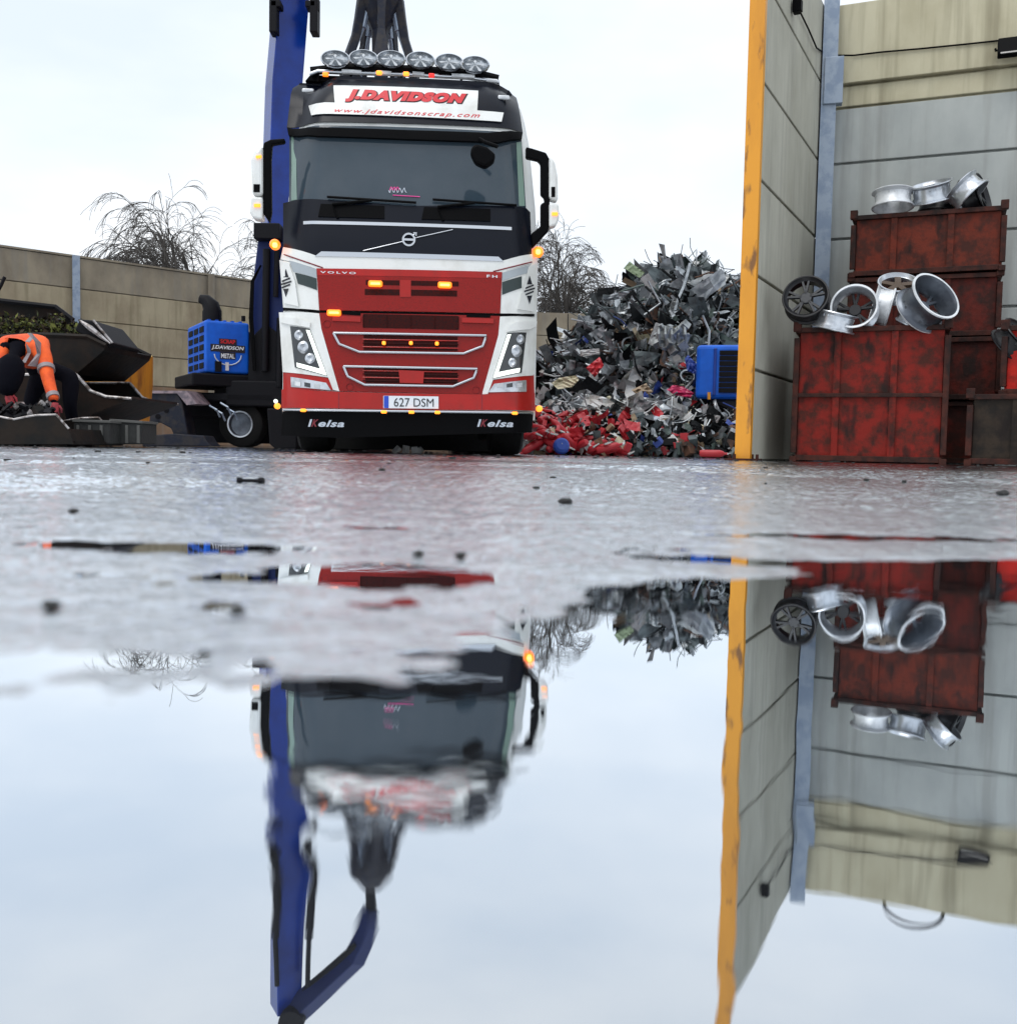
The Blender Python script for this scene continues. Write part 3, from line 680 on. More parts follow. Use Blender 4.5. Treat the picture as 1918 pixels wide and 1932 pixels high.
# headlight surrounds
panel('headlight_surround', [(526, 589), (602, 591), (606, 620), (640, 738), (628, 735), (619, 712), (533, 702)], m_white, .03, .03)
panel('headlight_surround', [(1012, 600), (943, 597), (940, 632), (909, 744), (920, 743), (930, 716), (1006, 708)], m_white, .03, .03)
panel('brow', [(527, 598), (560, 600), (585, 608), (584, 618), (545, 612), (529, 608)], m_white, .06, .04)
panel('brow', [(1013, 606), (975, 607), (958, 615), (956, 626), (1000, 621), (1012, 615)], m_white, .06, .04)
def headlight(poly, led, lens):
    h = panel('headlight', poly, m_dglass, .036, .02)
    panel('led_strip', led, m_led, .042, .008, h)
    for cx, cy, r in lens:
        c_ = T(cx, cy, .04); m = Matrix.Rotation(R(90), 3, 'X')
        MB().lathe([(0, -.02+.02), (r*.6, .012), (r*.8, .004), (r, -.004)], c_, m, 20).build('projector_lens', m_silver, h, smooth=True)
headlight([(547, 615), (584, 620), (617, 709), (556, 693)], [(577, 622), (584, 623), (616, 708), (560, 692), (559, 684), (604, 696)], [(565, 632, .05), (573, 655, .06), (585, 676, .05)])
headlight([(993, 627), (957, 628), (929, 714), (984, 703)], [(964, 630), (957, 631), (930, 713), (980, 702), (981, 694), (940, 702)], [(980, 640, .05), (973, 662, .06), (966, 684, .045)])
panel('corner_bumper', [(534, 700), (619, 713), (629, 736), (534, 737)], m_red, .022, .03)
panel('corner_bumper', [(1007, 706), (930, 717), (920, 744), (1008, 742)], m_red, .022, .03)
for pl, sg in (([(548, 711), (615, 722), (624, 736), (549, 730)], 1), ([(993, 717), (932, 724), (921, 740), (993, 739)], -1)):
    f_ = panel('fog_lamp', pl, m_silver, .034, .02)
    xa = pl[0][0]; 
    for k in range(3):
        x = xa+sg*(8+18*k); panel('reflector', [(x, 719+k*2*(sg > 0)+3*(sg < 0)), (x+sg*11, 721+k*2*(sg > 0)+3*(sg < 0)), (x+sg*11, 729+k*2*(sg > 0)+2*(sg < 0)), (x, 727+k*2*(sg > 0)+3*(sg < 0))], m_dglass if k % 2 else m_silverw, .04, .006, f_)
panel('bumper', [(531, 735), (639, 739), (771, 742), (909, 744), (1009, 741), (1009, 775), (771, 773), (531, 770)], m_red, .045, .09)
for x in (639, 909): panel('bumper_seam', [(x-.6, 742), (x+.8, 742), (x+.8, 772), (x-.6, 772)], m_darkred, .0465, .004)
pl_ = panel('number_plate', [(723, 746.5), (827, 748), (827, 771), (723, 770)], m_plate, .06, .012)
panel('blue_band', [(724, 747), (733, 747), (733, 770), (724, 769.5)], m_eu, .062, .004, pl_)
sk = panel('front_skirt', [(533, 776), (1006, 781), (1003, 816), (640, 826), (530, 822)], m_black, .02, .08)
tpath('chrome_bar', [(535, 773), (771, 776), (1005, 779)], .013, m_chrome, .06)
for x, y in ((572, 774), (724, 777), (776, 777.5), (825, 778), (971, 779.5)):
    c_ = T(x, y, .085); MB().box((0, 0, 0), (.055, .035, .03)).build('marker_lamp', m_ambers, lorry, bevel=.01).location = c_
def lamp(px, py, w_, h_, mat, proud=.05, name='marker_lamp', plane=None, rnd=False):
    c_ = T(px, py, proud, plane)
    if rnd:
        o = MB().lathe([(0, .5*w_), (w_*.35, .42*w_), (w_*.5, .15*w_), (w_*.5, -.3*w_), (0, -.3*w_)], (0, 0, 0), Matrix.Rotation(R(90), 3, 'X'), 20).build(name, mat, lorry, smooth=True)
    else: o = MB().box((0, 0, 0), (w_, .04, h_)).build(name, mat, lorry, bevel=min(w_, h_)*.3)
    o.location = c_; return o
for x, y in ((708, 535), (839, 537.5), (630, 590)): lamp(x, y, .135, .062, m_amber, .06, 'flashing_lamp')
m_core = pm('amber_core', (1, .6, .1), .3, emit=(1, .6, .12), es=2.5)
for x, y in ((708, 535), (839, 537.5), (630, 590)): lamp(x, y, .09, .018, m_core, .083, 'lamp_core')
for x, y in ((724, 647), (775, 647), (824, 648)): lamp(x, y, .035, .035, m_ambers, .06)
lamp(518.5, 461, .1, .1, m_amber, .0, 'side_beacon', .25, True); lamp(1015, 475, .105, .105, m_amber, 0, 'side_beacon', .25, True)
lamp(518.5, 462, .045, .045, m_core, 0, 'lamp_core', .19); lamp(1015, 475, .045, .045, m_core, 0, 'lamp_core', .19)
lamp(523, 766, .06, .05, m_ambers, 0, 'side_marker', .3, True); lamp(1017, 771, .065, .06, m_ambers, 0, 'side_marker', .3, True); lamp(520, 757, .04, .04, m_led, 0, 'side_marker', .3, True)
lamp(581, 171, .12, .045, m_silverw, .02, 'roof_marker'); lamp(950, 184, .12, .045, m_silverw, .02, 'roof_marker')
# mirrors
def prism_part(name, pts, mat, o0, thick, parent, bev=.015):
    q = [T(x, y, 0, o0) for x, y in pts]
    return MB().prism(q, (0, thick, 0)).build(name, mat, parent, bevel=bev)
mr_ = prism_part('mirror', [(497, 268), (510, 262), (537, 260), (537, 268), (513, 272), (511, 300), (512, 400), (508, 420), (495, 400), (495, 280)], m_black, .16, .08, lorry)
prism_part('shell', [(495, 274), (480, 284), (473, 300), (475, 366), (495, 368)], m_white, .12, .16, mr_, .03)
prism_part('lower_shell', [(495, 371), (474, 370), (471, 400), (477, 411), (495, 414)], m_white, .12, .16, mr_, .02)
prism_part('indicator', [(482, 293), (493, 292), (493, 297), (483, 298)], m_ambers, .105, .02, mr_, .002); prism_part('indicator', [(479, 384), (491, 384), (491, 390), (479, 390)], m_ambers, .105, .02, mr_, .002)
prism_part('slot', [(478, 347), (490, 347), (490, 362), (478, 362)], m_black, .112, .02, mr_, .002)
mr2 = prism_part('mirror', [(992, 276), (1004, 279), (1030, 287), (1037, 300), (1037, 370), (1037, 425), (1034, 436), (1004, 468), (1002, 440), (1020, 426), (1020, 384), (1028, 380), (1026, 372), (1020, 366), (1020, 308), (1014, 302), (992, 297)], m_black, .2, .08, lorry)
prism_part('shell', [(1036, 294), (1046, 302), (1052, 330), (1053, 378), (1036, 374)], m_white, .16, .16, mr2, .03)
prism_part('lower_shell', [(1036, 382), (1054, 384), (1055, 410), (1050, 424), (1036, 428)], m_white, .16, .16, mr2, .02)
prism_part('indicator', [(1041, 400), (1052, 400), (1052, 406), (1041, 406)], m_ambers, .145, .02, mr2, .002)
prism_part('slot', [(1040, 352), (1047, 352), (1047, 371), (1040, 371)], m_black, .15, .02, mr2, .002)
# front view mirror
fm = MB(); a_ = T(905, 262, .1); b2 = T(932, 282, .34)
fm.tube([a_, T(915, 268, .25), T(938, 276, .3)], .02, 8); o = fm.build('front_mirror', m_black, lorry, smooth=True)
prism_part('mirror_head', [(887, 287), (890, 275), (899, 270), (919, 276), (935, 289), (933, 303), (916, 315), (897, 307)], m_black, -.28, .12, o, .03)
# windscreen sticker: a handwritten squiggle with a pink underline
m_pink = pm('pink_ink', (.75, .06, .3), .5)
st = tpath('windscreen_sticker', [(733+k*2.1, 359+5*math.sin(k*1.7)) for k in range(17)], .004, m_pale, .022, n=5)
tpath('sticker_line', [(741, 368), (792, 371)], .005, m_pink, .022, parent=st, n=5); tpath('sticker_loop', [(735+k*2, 355+4*math.cos(k*2.1)) for k in range(10)], .004, m_pink, .024, parent=st, n=5)
# roof light bar
lbz = []
def RB(x, y, o=.72): return T(x, y, 0, o)
bar = MB(); bar.tube([RB(584, 140), RB(600, 134), RB(640, 136), RB(760, 140), RB(880, 146), RB(925, 152), RB(942, 155)], .022, 10)
bar = bar.build('light_bar', m_chrome, lorry, smooth=True)
x_ = MB(); x_.tube([RB(586, 134, .76), RB(640, 128, .76), RB(780, 131, .76), RB(900, 139, .76), RB(940, 149, .76)], .045, 8); x_.build('cross_tube', m_black, bar)
x_ = MB(); x_.prism([RB(575, 152, .8), RB(585, 140, .8), RB(940, 154, .8), RB(946, 166, .8)], (0, .15, 0)); x_.build('fairing', m_black, bar, bevel=.01)
for x, y in ((600, 140), (662, 138), (757, 140), (870, 147), (930, 154)):
    MB().tube([RB(x, y+14, .76), RB(x, y-14, .76)], .014, 6).build('bracket', m_black, bar)
for x0, x1, y in ((645, 682, 134), (712, 738, 136), (778, 800, 138), (852, 895, 142), (918, 938, 151)):
    x_ = MB(); x_.tube([RB(x0, y, .69), RB(x1, y+2, .69)], .022, 8); x_.build('light_tube', m_silverw, bar)
for k, (x, y) in enumerate(((633, 112), (686, 111), (738, 112.5), (793, 114.5), (847, 118.5), (896, 123))):
    c_ = RB(x, y, .66); mrot = Matrix.Rotation(R(90), 3, 'X')
    q = MB(); q.lathe([(.118, -.01), (.132, .0), (.132, .03), (.12, .04), (.10, -.05), (.06, -.09), (0, -.1)], (0, 0, 0), mrot, 32)
    s_ = q.build('spot_lamp', m_chrome, lorry, smooth=True); s_.parent = bar; s_.location = c_; s_.scale = (1.12, 1, .64)
    q = MB(); q.lathe([(0, .03), (.05, .028), (.09, .02), (.119, .008)], (0, 0, 0), mrot, 32); q.build('lens', pm('lamp_lens', (.12, .14, .16), .12, spec=1., col2=(.5, .54, .58), scale=16, amt=(.48, .6)) if k == 0 else bpy.data.materials['lamp_lens'], s_, smooth=True)
    q = MB()
    for a in range(5):
        an = R(90+a*72); q.prism([(.0, -.034, 0.0), (.075*math.cos(an-.2), -.034, .075*math.sin(an-.2)-.03), (.095*math.cos(an), -.034, .095*math.sin(an)-.03), (.075*math.cos(an+.2), -.034, .075*math.sin(an+.2)-.03)], (0, .004, 0))
    q.build('reflector_star', m_silverw, s_)
for (x, y, mt) in ((614, 140, m_amber), (715, 137, m_ambers), (766, 139, m_ambers), (814, 142, m_redl)):
    c_ = RB(x, y, .66); o = MB().box((0, 0, 0), (.06, .04, .04)).build('marker_lamp', mt, bar, bevel=.012); o.location = c_
# text
def text_mesh(s, shear=0, off=0., space=1.):
    cu = bpy.data.curves.new('t', 'FONT'); cu.body = s; cu.shear = shear; cu.offset = off; cu.space_character = space; cu.resolution_u = 4
    o = bpy.data.objects.new('t', cu); COL.objects.link(o); dg = bpy.context.evaluated_depsgraph_get(); dg.update()
    me = bpy.data.meshes.new_from_object(o.evaluated_get(dg)); vs = [v.co.copy() for v in me.vertices]; fs = [tuple(p.vertices) for p in me.polygons]
    bpy.data.objects.remove(o); bpy.data.meshes.remove(me); return vs, fs
def text_map(name, s, fn, mat, parent, shear=0, off=0., space=1., th=.004, dirn=None, grow=0., ref=None):
    vs, fs = text_mesh(s, shear, off, space)
    if ref: rv, _ = text_mesh(s, shear, ref, space)
    else: rv = vs
    x0, x1 = min(v.x for v in rv), max(v.x for v in rv); y0, y1 = min(v.y for v in rv), max(v.y for v in rv)
    p = [Vector(fn((v.x-x0)/(x1-x0), (v.y-y0)/(y1-y0))) for v in vs]; dirn = Vector(dirn or (0, 1, 0))
    b = MB(); n = len(p); b.add(p+[q+dirn*th for q in p], [f for f in fs])
    # side walls
    from collections import Counter
    ec = Counter()
    for f in fs:
        for a, c in zip(f, f[1:]+f[:1]): ec[(a, c)] += 1
    for (a, c) in list(ec):
        if (c, a) not in ec: b.f.append((a, c, c+n, a+n)); b.mi.append(0)
    me = bpy.data.meshes.new(name); me.from_pydata([tuple(v) for v in b.v], [], b.f); me.materials.append(mat)
    o = bpy.data.objects.new(name, me); COL.objects.link(o); o.parent = parent; return o
def quadT(c, proud):      # corners TL, TR, BR, BL in photo pixels
    def fn(u, v):
        x = (c[3][0]*(1-u)+c[2][0]*u)*(1-v)+(c[0][0]*(1-u)+c[1][0]*u)*v; y = (c[3][1]*(1-u)+c[2][1]*u)*(1-v)+(c[0][1]*(1-u)+c[1][1]*u)*v
        return T(x, y, proud)
    return fn
Q1 = [(654, 167), (880, 176), (876, 199), (651, 191)]
text_map('sign_shadow', 'J.DAVIDSON', quadT([(x+1, y+1) for x, y in Q1], .024), m_ink, lorry, .25, .14, 1.2, .003, ref=.09)
text_map('sign_lettering', 'J.DAVIDSON', quadT(Q1, .028), m_redink, lorry, .25, .09, 1.2, .003, ref=.09)
text_map('web_lettering', 'www.jdavidsonscrap.com', quadT([(632, 203), (906, 213), (904, 224), (630, 213)], .033), m_redink, lorry, .35, .008, 1.25, .002)
text_map('maker_lettering', 'VOLVO', quadT([(604, 511), (671, 513), (671, 517), (604, 515)], .036), m_plate, lorry, 0, .02, 1.4, .002)
text_map('model_lettering', 'FH', quadT([(918, 518), (938, 519), (938, 524), (918, 523)], .036), m_plate, lorry, 0, .02, 1.4, .002)
text_map('plate_lettering', '627 DSM', quadT([(743, 750.5), (818, 752), (818, 767.5), (743, 767)], .063), m_ink, pl_, 0, 0, 1.0, .002)
for x in (581, 900):
    text_map('skirt_lettering', 'elsa', quadT([(x+20, 792), (x+69, 793), (x+68, 806), (x+19, 805)], .0245), m_pale, sk, .25, .03, 1.1, .003)
    panel('skirt_slash', [(x+4, 791), (x+8, 791), (x+4, 805), (x, 805)], m_pale, .0245, .003, sk)
    text_map('skirt_initial', 'K', quadT([(x+8, 791), (x+20, 791), (x+18, 805), (x+6, 805)], .0245), m_darkred, sk, .25, .03, 1, .003)
# wheels, chassis, trailer
def wheel_prof(r, w_): return [(r*.55, -w_/2), (r*.9, -w_/2), (r*.98, -w_/2+.03), (r, -w_/4), (r, w_/4), (r*.98, w_/2-.03), (r*.9, w_/2), (r*.55, w_/2)]
def wheel(name, c, r, w_, parent, ax, mrim=m_machb):
    m = Matrix.Rotation(R(90), 3, 'Y') if ax is None else ax
    b = MB(); b.lathe(wheel_prof(r, w_), (0, 0, 0), m, 36); b.lathe([(0, -.05), (r*.5, -.05), (r*.56, -w_/2), (r*.56, w_/2), (r*.5, .05), (0, .05)], (0, 0, 0), m, 24)
    o = empty(name); o.parent = parent; o.location = c
    t = MB(); t.lathe(wheel_prof(r, w_), (0, 0, 0), m, 36, True); t.build('tyre', m_rubber, o, smooth=True)
    t = MB(); t.lathe([(0, -w_*.2), (r*.3, -w_*.2), (r*.48, -w_*.25), (r*.52, -w_/2+.004), (r*.57, -w_/2-.004), (r*.57, w_/2+.004), (r*.52, w_/2-.004), (r*.48, w_*.25), (r*.3, w_*.2), (0, w_*.2)], (0, 0, 0), m, 28); t.build('rim', mrim, o, smooth=True)
    return o
for x in (-1.03, 1.03): wheel('wheel', (x, 1.35, .5), .5, .36, lorry, None)
for yb in (4.6, 10.5, 11.8, 13.1):
    for x in (-.95, .95): wheel('wheel', (x, yb, .5), .5, .5, lorry, None)
MB().box((0, 7.4, .85), (.9, 13.6, .28)).build('chassis', m_machb, lorry); MB().box((0, 1.9, .62), (1.7, 1.9, .7)).build('engine_guard', m_machb, lorry); MB().box((0, 3.0, .42), (2.4, .04, .78)).build('underside_shade', m_rubber, lorry)  # last: full-width black sheet added to stand for the shadow under the trailer
for x in (-1, 1): 
    MB().box((x*1.12, .95, .42), (.24, .9, .36)).build('step', m_black, lorry, bevel=.03)
    MB().box((x*.98, 2.05, .48), (.44, .03, .62)).build('mudflap', m_rubber, lorry)
tr = MB(); tr.box((0, 8.6, 2.25), (2.46, 10.6, 2.1)); tr.build('trailer_body', m_red, lorry, bevel=.03)
tr = MB()
for k in range(12):
    for x in (-1.25, 1.25): tr.box((x, 3.6+k*.91, 2.25), (.05, .1, 2.12))
for x in (-1.25, 1.25): tr.box((x, 8.6, 3.32), (.08, 10.66, .1))
tr.build('trailer_ribs', m_red, lorry)
MB().box((0, 13.95, .75), (2.3, .1, .9)).build('rear_guard', m_machb, lorry)

# ---------------------------------------------------------------- material handler
HD = 20.0
hr = P(459, 850, HD); HR = Vector((hr.x, HD, 0))
handler = empty('material_handler', HR, 0, 'blue wheeled material handler behind the lorry, boom raised and grab over the trailer', 'crane')
def hb(b, name, mat, **k):
    par = k.pop('parent', handler); return b.build(name, mat, par, origin=HR, **k)
psi = R(29); hu = Vector((math.cos(psi), math.sin(psi), 0)); hv = Vector((-math.sin(psi), math.cos(psi), 0))
C0 = P(386, 702, 19.5); zt = P(386, 603, 19.5).z; zb_ = C0.z
def hpt(u, v, z): return Vector((C0.x, C0.y, 0))+hu*u+hv*v+Vector((0, 0, z))
hm = Matrix.Rotation(psi, 3, 'Z'); hh = zt-zb_
b = MB(); b.box(hpt(.43, .8, (zt+zb_)/2), (.86, 1.6, hh), hm); house = hb(b, 'engine_housing', m_blue, bevel=.05, segs=3)
for k in range(5):
    b = MB()
    b.box(hpt(.1+.15*k, .3, zt+.012), (.05, .5, .025), hm); hb(b, 'roof_ridge', m_blue, parent=handler)
for jx in range(3):
    b = MB()
    for k in range(5): b.box(hpt(-.004, .25+.5*jx, zb_+.14+k*(hh-.2)/4.6), (.02, .36, .11), hm)
    hb(b, 'side_vent', m_machb, bevel=.004)
b = MB(); b.box(hpt(.25, -.03, zb_+.12), (.12, .06, .2), hm); hb(b, 'latch', m_machb)
b = MB(); b.box(hpt(.42, -.02, zb_+.13), (.06, .05, .16), hm); hb(b, 'lamp', m_silverw)
# painted badge: red bar with white lettering and an arc of small letters
def hq(u0, u1, z0, z1, off):
    def fn(u, v): return hpt(u0+(u1-u0)*u, -off, z0+(z1-z0)*v)-HR
    return fn
zc_ = (zt+zb_)/2-.02; b = MB(); b.box(hpt(.44, -.004, zc_), (.66, .01, .14), hm); b.box(hpt(.44, -.004, zc_+.13), (.34, .01, .11), hm); b.box(hpt(.44, -.004, zc_-.14), (.3, .01, .13), hm); hb(b, 'badge', m_ink)
b = MB(); b.tube([hpt(.44+.26*math.cos(a), -.012, zc_-.12+.2*math.sin(a)) for a in [math.pi+math.pi*k/10 for k in range(11)]], .012, 5); hb(b, 'badge_arc', m_pale)
dn = tuple(hv)
text_map('badge_lettering', 'SCRAP', hq(.3, .58, zc_+.09, zc_+.17, .016), m_redink, handler, 0, .02, 1, .004, dn)
text_map('badge_lettering', 'J.DAVIDSON', hq(.13, .75, zc_-.04, zc_+.05, .016), m_plate, handler, .2, .02, 1, .004, dn)
text_map('badge_lettering', 'METAL', hq(.31, .57, zc_-.19, zc_-.10, .016), m_plate, handler, 0, .02, 1, .004, dn)
# exhaust
e1 = P(400, 603, 20); b = MB(); b.tube([P(400, 606, 20), P(400, 588, 20), P(398, 578, 20), P(388, 566, 20), P(377, 563, 20)], [.19, .19, .17, .12, .08], 12); hb(b, 'exhaust_hood', m_machb, smooth=True)
b = MB(); b.tube([P(459, 606, 20), P(459, 596, 20)], .04, 8); hb(b, 'vent_pipe', m_machb)
# turntable deck, dark centre, cab behind
b = MB(); b.box(hpt(.9, .8, zb_-.14), (2.3, 1.7, .24), hm); b.box(hpt(1.45, .7, (zt+zb_)/2-.1), (.95, 1.3, hh), hm); hb(b, 'deck', m_machb, bevel=.03)
b = MB(); b.tube([(hpt(1., .9, .75)), hpt(1., .9, zb_-.25)], .6, 24); hb(b, 'slew_ring', m_machb)
b = MB(); b.box(hpt(2.3, .4, 2.5), (.9, 1.5, 1.6), hm); hb(b, 'operator_cab', m_boomd, bevel=.06); b = MB(); b.box(hpt(2.3, -.36, 2.65), (.76, .02, 1.1), hm); hb(b, 'cab_window', m_dglass)
# boom
def bxy(az, z, Y): return Vector((az*Y, Y, z))
bp = [(-.2405, 12.6, .62), (-.2367, 19.5, .6), (-.229, 24.0, .58), (-.228, 30.2, .5)]
def boomseg(p0, p1, w0, w1, dep):
    b = MB(); vs = []
    for p, w_ in ((p0, w0), (p1, w1)):
        for (a, c) in ((0, 0), (w_, 0), (w_, dep), (0, dep)): vs.append(p+hu*a+hv*c)
    b.add(vs, [(0, 1, 2, 3), (4, 7, 6, 5), (0, 4, 5, 1), (1, 5, 6, 2), (2, 6, 7, 3), (3, 7, 4, 0)]); return b
q = [Vector((az*HD, HD, HD*math.tan(R(e))+CAMH)) for az, e, w_ in bp]
b = MB()
vs = []
for p, (az, e, w_) in zip([q[0]-Vector((0, 0, 1.2))]+q, [bp[0]]+bp):
    for (a, c) in ((.0, 0), (w_, 0), (w_, .55), (.0, .55)): vs.append(p+hu*a+hv*c)
fs = [(0, 1, 2, 3), tuple(len(vs)-4+k for k in (3, 2, 1, 0))]
for s_ in range(len(vs)//4-1):
    for k in range(4): fs.append((s_*4+k, s_*4+(k+1) % 4, s_*4+4+(k+1) % 4, s_*4+4+k))
b.add(vs, fs); hb(b, 'boom', m_boom, bevel=.02)
b = MB(); b.prism([P(x, y, 19.85) for x, y in ((489, 428), (560, 428), (560, 760), (492, 760), (480, 720), (474, 600), (478, 520))], (0, .9, 0)); hb(b, 'boom_foot', m_boomd, bevel=.03)
for x_, y0_, y1_, r_w in ((500, 470, 700, .07), (520, 450, 560, .05), (528, 600, 730, .09)):
    b = MB(); b.tube([P(x_, y1_, 19.75), P(x_+3, y0_, 19.75)], r_w, 10); hb(b, 'hydraulic_pipe', m_machb, smooth=True)
b = MB(); b.prism([P(x, y, 19.8) for x, y in ((470, 640), (500, 610), (540, 640), (540, 735), (466, 735))], (0, .5, 0)); hb(b, 'boom_bracket', m_machb, bevel=.03)
b = MB(); b.box(P(506, 438, 19.7), (.5, .3, .3)); hb(b, 'boom_pin', m_machb, bevel=.02)
for off in (0, .1, .18): b = MB(); b.tube([P(482-off*20, 700, 19.7), P(476-off*30, 600, 19.7), P(478-off*20, 530, 19.7), P(492, 500, 19.7)], .018, 5); hb(b, 'hose', m_black)
for px, side in ((518, 0), (594, 1)):
    b = MB(); b.box(P(px, 30, 19.95), (.15, .3, .7)); b.box(P(px+(5 if not side else -6), 12, 19.95), (.2, .3, .12)); hb(b, 'cylinder_bracket', m_machb, bevel=.02)
    p0 = P(px, 20, 19.9); p1 = Vector((q[3].x+(0.0 if not side else .62), 19.95, 11.0))
    b = MB(); b.tube([p0, p0.lerp(p1, .6)], .085, 12); b.tube([p0.lerp(p1, .6), p1], .05, 12); hb(b, 'boom_cylinder', m_machb, smooth=True)
top_ = Vector((q[3].x+.3, 20.2, 11.75))
b = MB(); b.tube([top_+Vector((0, -.35, 0)), top_+Vector((0, .35, 0))], .26, 16); hb(b, 'boom_knuckle', m_machb)
st = [top_+Vector((-.15, 0, .1)), Vector((-3.05, 20.2, 10.55)), Vector((-2.7, 20.2, 9.75))]
b = MB(); b.tube(st, [.3, .26, .2], 4); hb(b, 'stick', m_boomd, bevel=.02)
b = MB(); b.tube([top_+Vector((.2, 0, -.5)), Vector((-3.0, 20.1, 10.2))], .07, 8); hb(b, 'stick_cylinder', m_machb)
gc = P(718, -20, 20.2)
b = MB(); b.tube([st[2], Vector((gc.x-.06, 20.2, 9.2)), Vector((gc.x, 20.2, gc.z))], [.12, .09, .14], 8); hb(b, 'grab_link', m_machb, smooth=True)
gr_ = empty('grab'); gr_.parent = handler; gr_.location = gc-HR; GC = gc
b = MB(); b.lathe([(0, .35), (.2, .35), (.3, .2), (.42, .05), (.42, -.3), (.3, -.55), (.17, -.8), (.15, -1.3), (0, -1.35)], (0, 0, 0), None, 10); b.build('grab_body', m_mach, gr_)
for k in range(5):
    a = R(-8+72*k); e_ = Vector((math.cos(a), math.sin(a), 0)); zz = Vector((0, 0, 1)); s_ = e_.cross(zz)
    prof = [(.24, .08, .17), (.36, -.2, .18), (.42, -.6, .13), (.48, -.95, .12), (.66, -1.5, .15), (.74, -2.25, .1), (.45, -2.6, .03)]
    vs = []
    for (r, z, w_) in prof:
        for (dr, dw) in ((-.07, -1), (.09, -1), (.09, 1), (-.07, 1)): vs.append(e_*(r+dr)+zz*z+s_*w_*dw*(.55 if z > -1 else 1))
    n = len(prof); b = MB(); b.add(vs, [(0, 1, 2, 3), tuple(4*(n-1)+k_ for k_ in (3, 2, 1, 0))]+[(i_*4+k_, i_*4+(k_+1) % 4, i_*4+4+(k_+1) % 4, i_*4+4+k_) for i_ in range(n-1) for k_ in range(4)])
    b.build('tine', m_mach, gr_, bevel=.01)
    b = MB(); b.tube([e_*.26+zz*-.35, e_*.36+zz*-.8], .07, 8); b.tube([e_*.36+zz*-.8, e_*.62+zz*-1.5], .04, 8); b.build('tine_cylinder', m_steel, gr_)
# undercarriage
W_AX = Matrix.Rotation(R(-8), 3, 'Z') @ Matrix.Rotation(R(90), 3, 'X')
b = MB(); b.prism([P(x, y, 18.6) for x, y in ((503, 770), (560, 770), (560, 846), (520, 848), (508, 838))], (0, .6, 0)); hb(b, 'outrigger_leg', m_machb, bevel=.03)
for px in (459.5, 708):
    for dy in (0, 1.9):
        p = P(px, 850, HD+dy); o = wheel('wheel', Vector((p.x if dy == 0 else p.x+.1, HD+dy, .455))-HR, .455, .34, handler, W_AX, m_alloyg)
        if dy == 0:
            q_ = MB(); q_.lathe([(.235, -.185), (.262, -.19), (.27, -.17), (.262, .17), (.262, .19), (.235, .185)], (0, 0, 0), W_AX, 32, True); q_.build('rim_lip', m_silver, o, smooth=True)
b = MB(); b.box(P(560, 770, HD+.95)*1, (5.6, 1.5, .5)); b.box(P(450, 800, HD+1.2), (2.6, .5, .8)); b.box(P(500, 745, HD+.2), (1.3, 1.0, .5)); b.box(P(440, 752, HD+.3), (1.9, 1.2, .16)); b.tube([P(459.5, 804, HD), P(463, 804, HD+1.9)], .12, 8); b.tube([P(708, 800, HD), P(708, 800, HD+1.9)], .12, 8)
hb(b, 'undercarriage', m_machb, bevel=.03)
b = MB()
for x, y in ((395, 765), (405, 772), (416, 760), (428, 770)): b.tube([P(x, y, 19.6), P(x+14, y+8, 19.55), P(x+20, y+22, 19.6)], .02, 5)
hb(b, 'pipework', m_steel)
bl_ = [(215, 803), (228, 785), (248, 752), (252, 740), (334, 738), (344, 760), (356, 826), (330, 826), (322, 808), (300, 796), (278, 797), (268, 812), (266, 826), (215, 826)]
b = MB(); b.prism([P(x, y, 18.9) for x, y in bl_], (0, .5, 0)); blade = hb(b, 'support_blade', m_mach, bevel=.02)
b = MB(); b.prism([P(x, y, 18.85) for x, y in ((252, 737), (352, 737), (372, 762), (352, 764), (334, 742), (252, 742))], (0, .9, .02)); hb(b, 'blade_top_sheen', pm('wet_sheen_pink_grey', (.26, .2, .22), .5, col2=(.12, .1, .12), scale=8), parent=handler)  # wet reflection along the blade's top edge, put in as a pinkish strip
for x, y in ((268, 770), (292, 772), (314, 774), (268, 786), (298, 786)):
    b = MB(); b.tube([P(x, y, 18.9), P(x, y, 18.88)], .05, 10); hb(b, 'bolt_hole', m_machb)
b = MB(); b.prism([P(x, y, 18.6) for x, y in ((270, 822), (330, 818), (385, 822), (392, 834), (400, 842), (268, 841))], (0, .6, 0)); hb(b, 'outrigger_foot', m_mach, bevel=.02)

# ---------------------------------------------------------------- second blue machine, right
r2 = P(1312, 850, 17); RM = Vector((r2.x, 17, 0))
mach2 = empty('blue_machine', RM, 0, 'blue machine with black louvres, half hidden behind the yellow post', 'machine')
p0 = P(1311, 752, 17); z1 = P(1311, 650, 17).z; mach2.rotation_euler = (0, 0, -R(13))
b = MB(); b.box((p0.x+.9, 17.9, (p0.z+z1)/2), (1.8, 1.8, z1-p0.z)); b.build('engine_housing', m_blue, mach2, origin=RM, bevel=.07, segs=3)
b = MB()
for k in range(8): b.box((p0.x+.38+.0+.55, 17.0-.012, p0.z+.14+k*(z1-p0.z-.24)/7.4), (1.1, .03, .075))
b.build('louvres', m_machb, mach2, origin=RM, bevel=.004)
b = MB(); b.box((p0.x+.31, 16.99, (p0.z+z1)/2), (.05, .03, z1-p0.z-.12)); b.build('corner_trim', m_boom, mach2, origin=RM, bevel=.008)
b = MB(); b.box(P(1338, 747, 16.95), (.05, .04, .12)); b.build('yellow_tag', m_yellow, mach2, origin=RM)
b = MB(); b.prism([P(x, y, 17.1) for x, y in ((1330, 752), (1440, 752), (1440, 862), (1318, 862), (1316, 830), (1350, 800), (1372, 775))], (0, 1.5, 0)); b.build('chassis', m_mach, mach2, origin=RM, bevel=.05)
